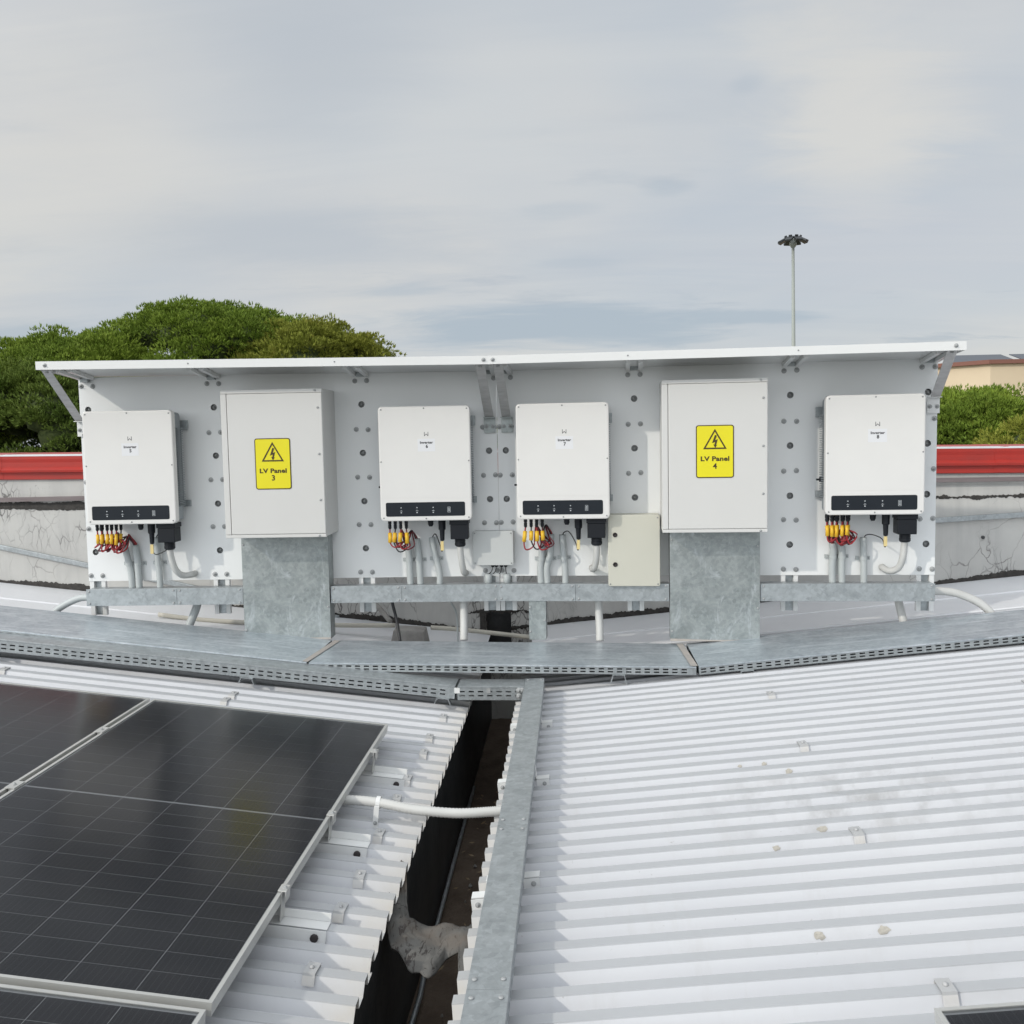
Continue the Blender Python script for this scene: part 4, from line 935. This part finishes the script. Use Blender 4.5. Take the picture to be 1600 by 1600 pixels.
# beige tape over the two bends
o = MB().addm([(bend_l-.035, BY-.006, -1.2430), (bend_l-.005, BY-.006, -1.2480), (bend_l+.045, BY+.560, -1.2490), (bend_l+.01, BY+.560, -1.2455)], [(0, 1, 2, 3)]).build('sealing_tape', M['tape'])
tag(o, 'strip of beige sealing tape over the left bend of the floor tray', 'sealing tape')
o = MB().addm([(bend_r-.030, BY-.006, -1.2795), (bend_r+.008, BY-.006, -1.2795), (bend_r-.010, BY+.560, -1.2795), (bend_r-.050, BY+.560, -1.2785)], [(0, 1, 2, 3)]).build('sealing_tape', M['tape'])
tag(o, 'strip of beige sealing tape over the right bend of the floor tray', 'sealing tape')

# second, narrower tray in front on the left
NY = 5.18
t2 = tray('cable_tray', (-.640, NY, -1.3520), (0, AL-.003, 0), -5.6, -.008, .150, 'narrow perforated tray sloping down the left roof in front of the wide tray', h=.072, rows=(-.030, -.052), group=None, coverm='galv')
feet(t2, (-.05-.02, -1.15, -2.6, -3.9), 0, -.072, .035)
t3 = tray('cable_tray', (-.640, NY, -1.3530), (0, .004, 0), .002, .362, .150, 'short level perforated tray crossing the gutter to the long tray', h=.076, rows=(-.030, -.052), coverm='galv')
MB().box(-.030, .030, -.0035, -.002, -.078, -.016).build('splice_plate', M['white'], t3)
MB().box(.320, .362, -.0035, -.002, -.074, -.006).build('splice_plate', M['steel'], t3)
screws(t3, [(.335, -.004, -.022), (.335, -.004, -.052), (.352, -.004, -.022)], bolt_me)
for o in list(t3.children)[-3:]: o.scale = (.5,)*3

# long tray running to the viewer along the right of the gutter
LT0, LT1 = 1.1, 5.30
t4 = empty('cable_tray', (-.2235, LT0, zr(-.2235)+.093), (0, -AR*.35, 0)); tag(t4, 'long galvanised tray running along the right edge of the gutter towards the viewer', 'cable tray')
for a, b_ in ((0, 1.175), (1.175, 2.18), (2.18, LT1-LT0)):
    MB().box(-.052, .052, a+.001, b_-.001, -.0018, 0).box(-.052, -.0505, a+.001, b_-.001, -.014, -.002).box(.0505, .052, a+.001, b_-.001, -.014, -.002).build('cover', M['galv'], t4, .0006)
    for yy in (a+.04, b_-.04):
        for sx in (-.036, .036):
            o = link('screw', bscrew_me, t4, (sx, yy, .0003)); o.rotation_euler.x = R(-90)
rz = Matrix.Rotation(R(90), 4, 'Z')
for sx in (-.050, .0485):
    mb = MB(); perf(mb, 0, LT1-LT0, 0, -.058, -.0025, (-.024, -.042))
    mb.v = [(sx+p[1], p[0], p[2]) for p in mb.v]; mb.build('perforated_side', M['galv'], t4)
MB().box(-.048, .048, 0, LT1-LT0, -.058, -.0565).build('tray_bottom', M['galv_dark'], t4)
MB().box(-.048, .048, LT1-LT0-.0015, LT1-LT0, -.056, -.003).build('end_cap', M['galv'], t4)
for x, y in ((-.144, 4.767), (-.141, 3.926), (-.151, 3.033), (-.30, 4.80), (-.303, 3.946), (-.308, 3.018), (-.145, 2.0), (-.305, 2.0)):
    left = x < -.22; yc = crownR(y); b0 = empty('clip', (x, yc, zr(x)), (0, -AR, 0))
    _w = {4.767: 'farthest', 4.80: 'farthest', 3.926: 'second farthest', 3.946: 'second farthest', 3.033: 'third farthest', 3.018: 'third farthest', 2.0: 'nearest'}[y]
    adopt(b0, t4)
    s = 1 if not left else -1
    MB().box(-.026, .026, -.022, .020, .0022, .005).box(-.026, .026, -.0345, -.032, -.030, .005, Matrix.Translation((0, .0, 0))).box(*(sorted((-s*.026, -s*.029))), -.02, .02, .0055, .055).build('angle', M['white'], b0)
    bo = link('bolt', bolt_me, b0, (s*.006, -.0350, -.012)); bo.scale = (.55,)*3

# ================================================================== CONDUITS BEHIND / BELOW
def wpipe(name, pts, r, label, m='pvc', n=24, ribs=0, cat='conduit', seg=10):
    p0 = Vector(pts[0]); P = [q-p0 for q in spline(pts, n)]
    o = MB().tube(P, r, seg, ribs).build(name, M[m], loc=p0); tag(o, label, cat); return o
wpipe('conduit', [(-3.05, 5.98, -.985), (-3.13, 5.98, -.99), (-3.24, 5.97, -1.04), (-3.33, 5.95, -1.115), (-3.36, 5.94, -1.16)], .022, 'grey conduit curving out of the left end of the trunking down to the floor tray')
wpipe('conduit', [(-2.38, 6.05, -1.0), (-2.40, 6.03, -1.08), (-2.44, 5.98, -1.20), (-2.45, 5.96, -1.23)], .026, 'grey conduit dropping behind the trunking below inverter 5')
wpipe('conduit', [(-.690, 6.02, -.96), (-.690, 6.02, -1.08), (-.688, 5.99, -1.20), (-.688, 5.97, -1.27)], .024, 'light corrugated conduit dropping behind the trunking below inverter 6', 'pvclight', 60, 1)
wpipe('conduit', [(.146, 6.02, -.96), (.146, 6.02, -1.08), (.150, 5.99, -1.20), (.150, 5.97, -1.28)], .024, 'pale conduit dropping behind the trunking below the ivory box', 'pvclight', 30)
wpipe('conduit', [(1.945, 6.03, -.98), (1.955, 6.02, -1.06), (1.965, 5.97, -1.16), (1.975, 5.95, -1.22)], .024, 'pale conduit dropping behind the trunking below inverter 8', 'pvclight')
wpipe('conduit', [(2.10, 5.96, -.985), (2.25, 5.96, -.995), (2.38, 5.95, -1.045), (2.45, 5.94, -1.10), (2.48, 5.93, -1.15)], .024, 'pale conduit curving out of the right end of the trunking down to the floor tray', 'pvclight')
wpipe('cable', [(-1.145, 6.02, -.96), (-1.14, 6.04, -1.05), (-1.12, 6.05, -1.15), (-1.09, 6.0, -1.29)], .010, 'thick black cable hanging behind the trunking left of inverter 6', 'blackcable', cat='cable')
wpipe('cable', [(-.85, 6.45, -1.0), (-.83, 6.5, -1.12), (-.80, 6.55, -1.22), (-.79, 6.5, -1.42)], .007, 'thin grey cable hanging behind the trunking below inverter 6', 'pvc', cat='cable')
wpipe('pipe', [(-2.90, 6.62, -1.215), (-2.5, 6.66, -1.27), (-1.72, 6.70, -1.312), (-1.25, 6.70, -1.318)], .016, 'cream pipe lying on the left flashing behind the floor tray', 'pvccream', cat='pipe')
wpipe('pipe', [(-1.00, 6.7, -1.335), (-.8, 6.7, -1.350), (-.3, 6.68, -1.404)], .016, 'cream pipe crossing over the gutter outlet behind the floor tray', 'pvccream', cat='pipe')
wpipe('pipe', [(-1.60, 7.05, -1.16), (-1.45, 7.0, -1.22), (-1.32, 6.9, -1.33)], .018, 'short weathered grey pipe leaning on the parapet behind the left trunking', 'concrete', cat='pipe')
mb = MB(); mb.addm([(-.13, -.12, 0), (.12, -.12, 0), (.12, .1, 0), (-.13, .1, 0), (-.10, -.09, .13), (.11, -.10, .12), (.10, .08, .12), (-.11, .08, .13)], [(0, 3, 2, 1), (4, 5, 6, 7), (0, 1, 5, 4), (1, 2, 6, 5), (2, 3, 7, 6), (3, 0, 4, 7)])
tag(mb.build('concrete_block', M['concrete'], bevel=.01, loc=(-1.13, 6.62, -1.445)), 'rough grey concrete block lying on the flashing behind the floor tray', 'concrete block')

# corrugated conduit from the solar panel to the long tray
o = wpipe('conduit', [(-1.06, 3.66, -1.405), (-.93, 3.655, -1.40), (-.78, 3.645, -1.405), (-.62, 3.61, -1.420), (-.46, 3.60, -1.430), (-.34, 3.61, -1.428), (-.262, 3.615, -1.422)], .0185, 'light grey corrugated conduit crossing the gutter from the solar panel to the long tray', 'pvclight', 130, 1, seg=12)
b0 = empty('conduit_clamp', (-.772, 3.645, zl(-.772)), (0, AL, 0)); tag(b0, 'white clamp strap holding the corrugated conduit on the left roof', 'clamp')
ring = MB(); pts = [((.0245)*math.cos(a), .066+(.0245)*math.sin(a)) for a in [math.pi*2*k/16 for k in range(17)]]
ring.addm([(dx_, y, z) for y, z in pts for dx_ in (-.008, .008)], [(2*k, 2*k+2, 2*k+3, 2*k+1) for k in range(16)]); ring.build('strap', M['white'], b0)
MB().box(-.010, .010, -.036, -.030, -.020, .064).build('strap_leg', M['white'], b0)
bo = link('bolt', bolt_me, b0, (0, -.037, .0)); bo.scale = (.5,)*3

# ================================================================== SOLAR PANELS
CW, CH = .1817, .0910
cell_me = MB().addm([(-CW/2, -CH/2, 0), (CW/2, -CH/2, 0), (CW/2, CH/2, 0), (-CW/2, CH/2, 0), (-CW/2, -CH/2, -.0004), (CW/2, -CH/2, -.0004), (CW/2, CH/2, -.0004), (-CW/2, CH/2, -.0004)], [(0, 1, 2, 3), (0, 4, 5, 1), (1, 5, 6, 2), (2, 6, 7, 3), (3, 7, 4, 0)]).mesh('solar_cell', M['cell'])
PWD, PLN, PTH = 1.134, 2.278, .035
_proto = {}
def panel(name, loc, rot, label):
    """local x across, y along, z=0 at the frame top; loc is the centre"""
    t = empty(name, loc, rot); tag(t, label, 'solar panel', 'solar panels'); hw, hl, fw = PWD/2, PLN/2, .011
    if 'frame' not in _proto:
        mb = MB()
        mb.box(-hw, hw, -hl, -hl+fw, -PTH, 0).box(-hw, hw, hl-fw, hl, -PTH, 0).box(-hw, -hw+fw, -hl+fw, hl-fw, -PTH, 0).box(hw-fw, hw, -hl+fw, hl-fw, -PTH, 0)
        mb.box(-hw+.001, -hw+.03, -hl+.03, hl-.03, -PTH-.0005, -PTH+.001).box(hw-.03, hw-.001, -hl+.03, hl-.03, -PTH-.0005, -PTH+.001)
        _proto['frame'] = mb.mesh('frame', M['frame'])
        _proto['back'] = MB().box(-hw+fw, hw-fw, -hl+fw, hl-fw, -.0085, -.0065).mesh('backsheet', M['backsheet'])
        _proto['pane'] = MB().addm([(-hw+fw, -hl+fw, -.002), (hw-fw, -hl+fw, -.002), (hw-fw, hl-fw, -.002), (-hw+fw, hl-fw, -.002)], [(0, 1, 2, 3)]).mesh('glass_pane', M['pane'])
    link('frame', _proto['frame'], t); link('backsheet', _proto['back'], t); link('glass_pane', _proto['pane'], t)
    for j in range(24):
        y = (j-11.5)*.0930+(.005 if j > 11 else -.005)
        for i in range(6):
            link('solar_cell', cell_me, t, ((i-2.5)*.1840, y, -.0060))
    return t
PZR = -1.358      # top of the right edge at x = -.888
def ponL(x): return PZR-math.tan(AL)*(x+.888)
ca = math.cos(AL)
cxm = -.888-PWD/2*ca
PMAIN = panel('solar_panel', (cxm, 3.363, ponL(cxm)), (0, AL, 0), 'large black solar panel in the middle of the left roof, whole and nearest the gutter')
cx2 = cxm-(PWD+.020)*ca
PLEFT = panel('solar_panel', (cx2, 3.363+.004, ponL(cx2)), (0, AL, 0), 'black solar panel at the left edge of the photo, beside the large middle one')
panel('solar_panel', (cxm-.004, 3.363-PLN-.028, ponL(cxm-.004)), (0, AL, 0), 'black solar panel at the bottom left, below the large middle one')
panel('solar_panel', (cx2, 3.363-PLN-.028, ponL(cx2)), (0, AL, 0), 'black solar panel at the far bottom left corner of the photo')
rx = .752+PWD/2*math.cos(AR)
panel('solar_panel', (rx, 2.056-PLN/2, zr(rx)+.1), (0, -AR, 0), 'black solar panel just entering the photo at the bottom right corner')
MB_ = MB()
for root, xs, ys, zt in ((None, 0, 0, 0),): pass
# clamps: end clamps on aluminium feet along the right edge, middle clamps in the gap
for x, y, lab in ((-.80, 4.069, 'farthest'), (-.815, 3.368, 'middle'), (-.815, 2.785, 'nearest')):
    yc = crownL(y); b0 = empty('foot', (x, yc, zl(x)), (0, AL, 0)); adopt(b0, PMAIN)
    MB().box(-.20, .062, -.024, .024, .0022, .005).box(-.20, .062, -.037, -.0345, -.038, .005).box(-.20, .062, .022, .0245, .0055, .032).build('foot_plate', M['white'], b0, .001)
    MB().lathe([(.0125, 0), (.0125, .006), (.008, .008)], 12, Matrix.Translation((.028, -.0372, -.018)) @ face_y()).build('bolt', M['rubber'], b0)
    cb = MB(); cb.box(-.086, -.082, -.022, .022, .010, .1035).box(-.097, -.070, -.022, .022, .1035, .107).box(-.074, -.070, -.022, .022, .070, .1035).build('end_clamp', M['frame'], b0, .001)
    bo = link('bolt', bolt_me, b0, (-.079, 0, .107)); bo.rotation_euler.x = R(-90); bo.scale = (.5,)*3
for k, (y, lab) in enumerate(((4.0, 'farther'), (3.34, 'nearer'))):
    x = cxm-(PWD/2+.010)*ca; b0 = empty('middle_clamp', (x, y, ponL(x)), (0, AL, 0)); tag(b0, 'small aluminium clamp in the gap between two solar panels, %s one' % lab, 'clamp')
    MB().box(-.018, .018, -.035, .035, .0008, .004).box(-.006, .006, -.030, .030, -.06, .0005).build('clamp_plate', M['frame'], b0)
    bo = link('bolt', bolt_me, b0, (0, 0, .0045)); bo.rotation_euler.x = R(-90); bo.scale = (.45,)*3
# rails under the panels
for i, (x, y) in enumerate(((cxm, 4.07), (cxm, 3.37), (cxm, 2.78), (cx2, 4.07), (cx2, 3.37), (cx2, 2.78))):
    b0 = empty('rail', (x, crownL(y)+.0, ponL(x)-PTH), (0, AL, 0)); w = ('large middle', 'left edge')[i//3]
    adopt(b0, (PMAIN, PLEFT)[i//3])
    MB().box(-PWD/2+.05, PWD/2-.05, -.02, .02, -.062, -.001).build('rail_bar', M['alu'], b0)

# ================================================================== BACKGROUND
# floodlight mast
t = empty('floodlight_mast', (13.30, 60, -8)); tag(t, 'tall grey floodlight mast with a ring of dark lamps behind the canopy', 'light mast')
MB().tube([(0, 0, 0), (-.09, 0, 9.5), (-.17, 0, 18.8)], lambda s: .17-.085*s, 12).build('pole', M['mast'], t)
hd = MB().lathe([(.12, 18.6), (.22, 18.75), (.22, 18.85), (.10, 19.1), (.08, 19.2)], 10, Matrix.Translation((-.17, 0, 0)), False).build('lamp_head', M['mast'], t)
for k in range(8):
    a = 2*math.pi*(k+.3)/8; m_ = Matrix.Translation((-.17+.62*math.cos(a), .62*math.sin(a), 19.02)) @ Matrix.Rotation(a, 4, 'Z') @ Matrix.Rotation(R(28), 4, 'Y')
    MB().box(-.26, .26, -.20, .20, -.06, .07, m_).box(-.28, -.20, -.10, .10, .06, .16, m_).build('floodlight', M['flood'], t, .02)
    MB().tube([(-.17, 0, 19.02), (-.17+.45*math.cos(a), .45*math.sin(a), 19.10)], .03, 5).build('lamp_arm', M['mast'], t)

# beige building with solar arrays on its roof
t = empty('warehouse', (28.7, 70, -8)); tag(t, 'beige warehouse with red-brown eaves and solar arrays on its roof, far right', 'building')
pl_ = [(0, 0), (34, 0), (34, 40), (-30, 62), (-30, 42)]     # plan: near corner, right wall, far corners, left wall receding
top = 12.12
mb = MB(); n = len(pl_); vs_ = [(x, y, 0) for x, y in pl_]+[(x, y, top) for x, y in pl_]
mb.addm(vs_, [(i, (i+1) % n, n+(i+1) % n, n+i) for i in range(n)]).build('wall', M['beige'], t)
mb = MB(); ex = [(-.2, -.25), (34.2, -.25), (34.2, 40.2), (-30.2, 62.2), (-30.2, 41.8)]
mb.addm([(x, y, top+.001) for x, y in ex]+[(x, y, top+.28) for x, y in ex]+[(8, 30, top+.7)], [(i, (i+1) % n, n+(i+1) % n, n+i) for i in range(n)]+[(n+i, n+(i+1) % n, 2*n) for i in range(n)]+[tuple(range(n))]).build('roof', M['rooftile'], t)
for (x0, x1, y) in ((-14.5, -8.0, 26), (-7.0, -1.8, 12), (-1.5, 3.2, 4), (3.8, 12.0, 4), (-22, -15.5, 34), (13, 21, 4)):
    p = [(x0+.5, y, top+.36), (x1+.5, y, top+.36), (x1-.2, y+1.6, top+1.02), (x0-.2, y+1.6, top+1.02)]
    o = MB().addm(p+[(a, b_, c-.05) for a, b_, c in p], [(0, 1, 2, 3), (7, 6, 5, 4), (0, 4, 5, 1), (1, 5, 6, 2), (2, 6, 7, 3), (3, 7, 4, 0)]).build('solar_array', M['farpanel'], t)
    MB().box(x0+.7, x0+.8, y+1.3, y+1.4, top+.30, top+.85).box(x1-.3, x1-.2, y+1.3, y+1.4, top+.30, top+.85).build('array_leg', M['frame'], o)

# stone pines
def np_mesh(name, V, F, m):
    me = bpy.data.meshes.new(name); me.vertices.add(len(V)); me.vertices.foreach_set('co', V.astype(np.float32).ravel())
    me.loops.add(F.size); me.loops.foreach_set('vertex_index', F.astype(np.int32).ravel())
    k = F.shape[1]; me.polygons.add(len(F)); me.polygons.foreach_set('loop_start', np.arange(0, F.size, k, dtype=np.int32))
    me.materials.append(m); me.update(calc_edges=True); return me
def pine(x, y, ztop, rx, ry, depth, mkey, label, npuff=46, pr=(.55, 1.0), tufts=230, blades=6, tl=.20, seed=0):
    r = np.random.default_rng(seed); t = empty('pine_tree', (x, y, -8)); tag(t, label, 'tree', 'pine trees behind the parapet')
    zc = ztop+8-depth*.5; V = []; puffs = []
    for k in range(npuff):      # puffs fill a flattened dome
        a = r.uniform(0, 2*np.pi); q = np.sqrt(r.uniform(0, 1)); h = r.uniform(-1, 1); s = np.sqrt(max(0, 1-(q*.93)**2))
        pz = (s*.5*depth*(1 if k % 3 else r.uniform(-.9, .8))); rad = r.uniform(*pr)*(1 if k % 4 else .7); pz += r.uniform(-.12, .22)
        puffs.append((q*rx*np.cos(a), q*ry*np.sin(a), pz-rad*.7, rad))
    cv = []; cf = []
    for (px, py, pz, rad) in puffs:
        nc = int(26*(rad/.8)**2); cd = r.normal(size=(nc, 3)); cd /= np.linalg.norm(cd, axis=1)[:, None]
        cd[:, 2] = np.abs(cd[:, 2])*np.where(r.uniform(size=nc) < .75, 1, -.6); cd[:, 1] = np.where(r.uniform(size=nc) < .8, -np.abs(cd[:, 1]), cd[:, 1])
        cc = np.array([px, py, pz])+cd*np.array([rad*1.1, rad*1.1, rad*.85])*r.uniform(.86, 1.1, nc)[:, None]
        k_ = tufts; n = nc*k_; d = r.normal(size=(n, 3)); d /= np.linalg.norm(d, axis=1)[:, None]; d[:, 2] = np.abs(d[:, 2])*.9-.15
        cr = np.repeat(r.uniform(.19, .40, nc), k_)[:, None]; c = np.repeat(cc, k_, 0)+d*cr*np.array([1, 1, .8])*r.uniform(.75, 1.05, (n, 1)); od = np.repeat(cd, k_, 0)
        for b_ in range(blades):
            dirn = d*.8+od*.35+np.array([0, 0, .55])+r.normal(scale=.33, size=(n, 3)); dirn /= np.linalg.norm(dirn, axis=1)[:, None]
            side = np.cross(dirn, r.normal(size=(n, 3))); side /= np.linalg.norm(side, axis=1)[:, None]+1e-6
            ln = r.uniform(.6, 1.1, n)[:, None]*tl; w = tl*.17
            V.append(np.stack([c-side*w, c+side*w, c+dirn*ln], 1).reshape(-1, 3))
        # dim inner mass that closes the puff
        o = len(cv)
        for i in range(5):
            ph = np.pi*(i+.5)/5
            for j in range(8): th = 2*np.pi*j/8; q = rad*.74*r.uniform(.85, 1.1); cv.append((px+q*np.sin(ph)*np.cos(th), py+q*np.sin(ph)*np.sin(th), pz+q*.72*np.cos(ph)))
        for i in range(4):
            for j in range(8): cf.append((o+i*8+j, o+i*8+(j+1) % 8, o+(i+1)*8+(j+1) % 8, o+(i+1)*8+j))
    V = np.concatenate(V)+np.array([0, 0, zc]); F = np.arange(len(V)).reshape(-1, 3)
    link('crown', np_mesh('crown', V, F, M[mkey]), t)
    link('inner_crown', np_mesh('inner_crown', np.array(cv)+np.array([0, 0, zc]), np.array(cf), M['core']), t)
    mb = MB(); mb.tube(spline([(0, 0, 0), (.15, 0, zc*.45), (-.1, 0, zc-depth*.35)], 10), lambda s: .30-.14*s, 9)
    for k in range(7):
        a = k*.9+seed; mb.tube(spline([(-.05, 0, zc*.72+k*.1), (rx*.3*math.cos(a), ry*.3*math.sin(a), zc-depth*.28), (rx*.62*math.cos(a), ry*.62*math.sin(a), zc-.1*depth)], 6), lambda s: .12-.09*s, 6)
    mb.build('trunk', M['bark'], t)
pines = [
 (-10.6, 29.0, 3.72, 3.2, 3.0, 3.2, 'needle', 'tallest domed green pine behind the left half of the board', 74),
 (-14.1, 27.5, 2.78, 2.4, 2.4, 3.0, 'needle', 'green pine with uneven top left of the tallest domed one', 56),
 (-7.15, 27.5, 2.90, 1.6, 1.8, 2.2, 'needle_y', 'yellowing pine at the right end of the row behind the left board', 34),
 (-8.6, 31.0, 3.15, 2.1, 2.2, 3.0, 'needle_d', 'dark green pine behind the yellowing one', 36),
 (-17.8, 26.5, 1.62, 2.5, 2.2, 3.2, 'needle_d', 'darker green pine at the far left edge of the photo', 50),
 (-13.0, 23.6, 1.55, 3.2, 1.8, 3.0, 'needle_d', 'low dense pine in front of the left row, above the red coping', 66),
 (-9.3, 24.2, 1.70, 2.6, 1.8, 3.2, 'needle', 'low green pine half hidden behind inverter 5 and LV Panel 3', 40),
 (9.9, 25.5, .66, 1.9, 2.0, 2.4, 'needle', 'bright green pine behind the red coping at the right, below the warehouse', 56),
 (13.2, 26.5, .25, 2.0, 2.0, 2.4, 'needle_d', 'dark pine at the right edge behind the red coping', 40),
 (11.4, 22.2, -.10, 2.6, 1.6, 2.2, 'needle_y', 'lowest olive shrubby pine just above the red coping at the right', 40),
 (5.6, 27.0, .7, 2.6, 2.0, 2.6, 'needle_d', 'pine hidden behind the right half of the board', 16),
 (0.4, 29.0, .7, 3.0, 2.0, 2.6, 'needle', 'pine hidden behind the middle of the board', 16),
]
for k, p in enumerate(pines):
    pine(*p[:8], npuff=p[8], seed=11+k, tufts=46, blades=3, tl=.105)
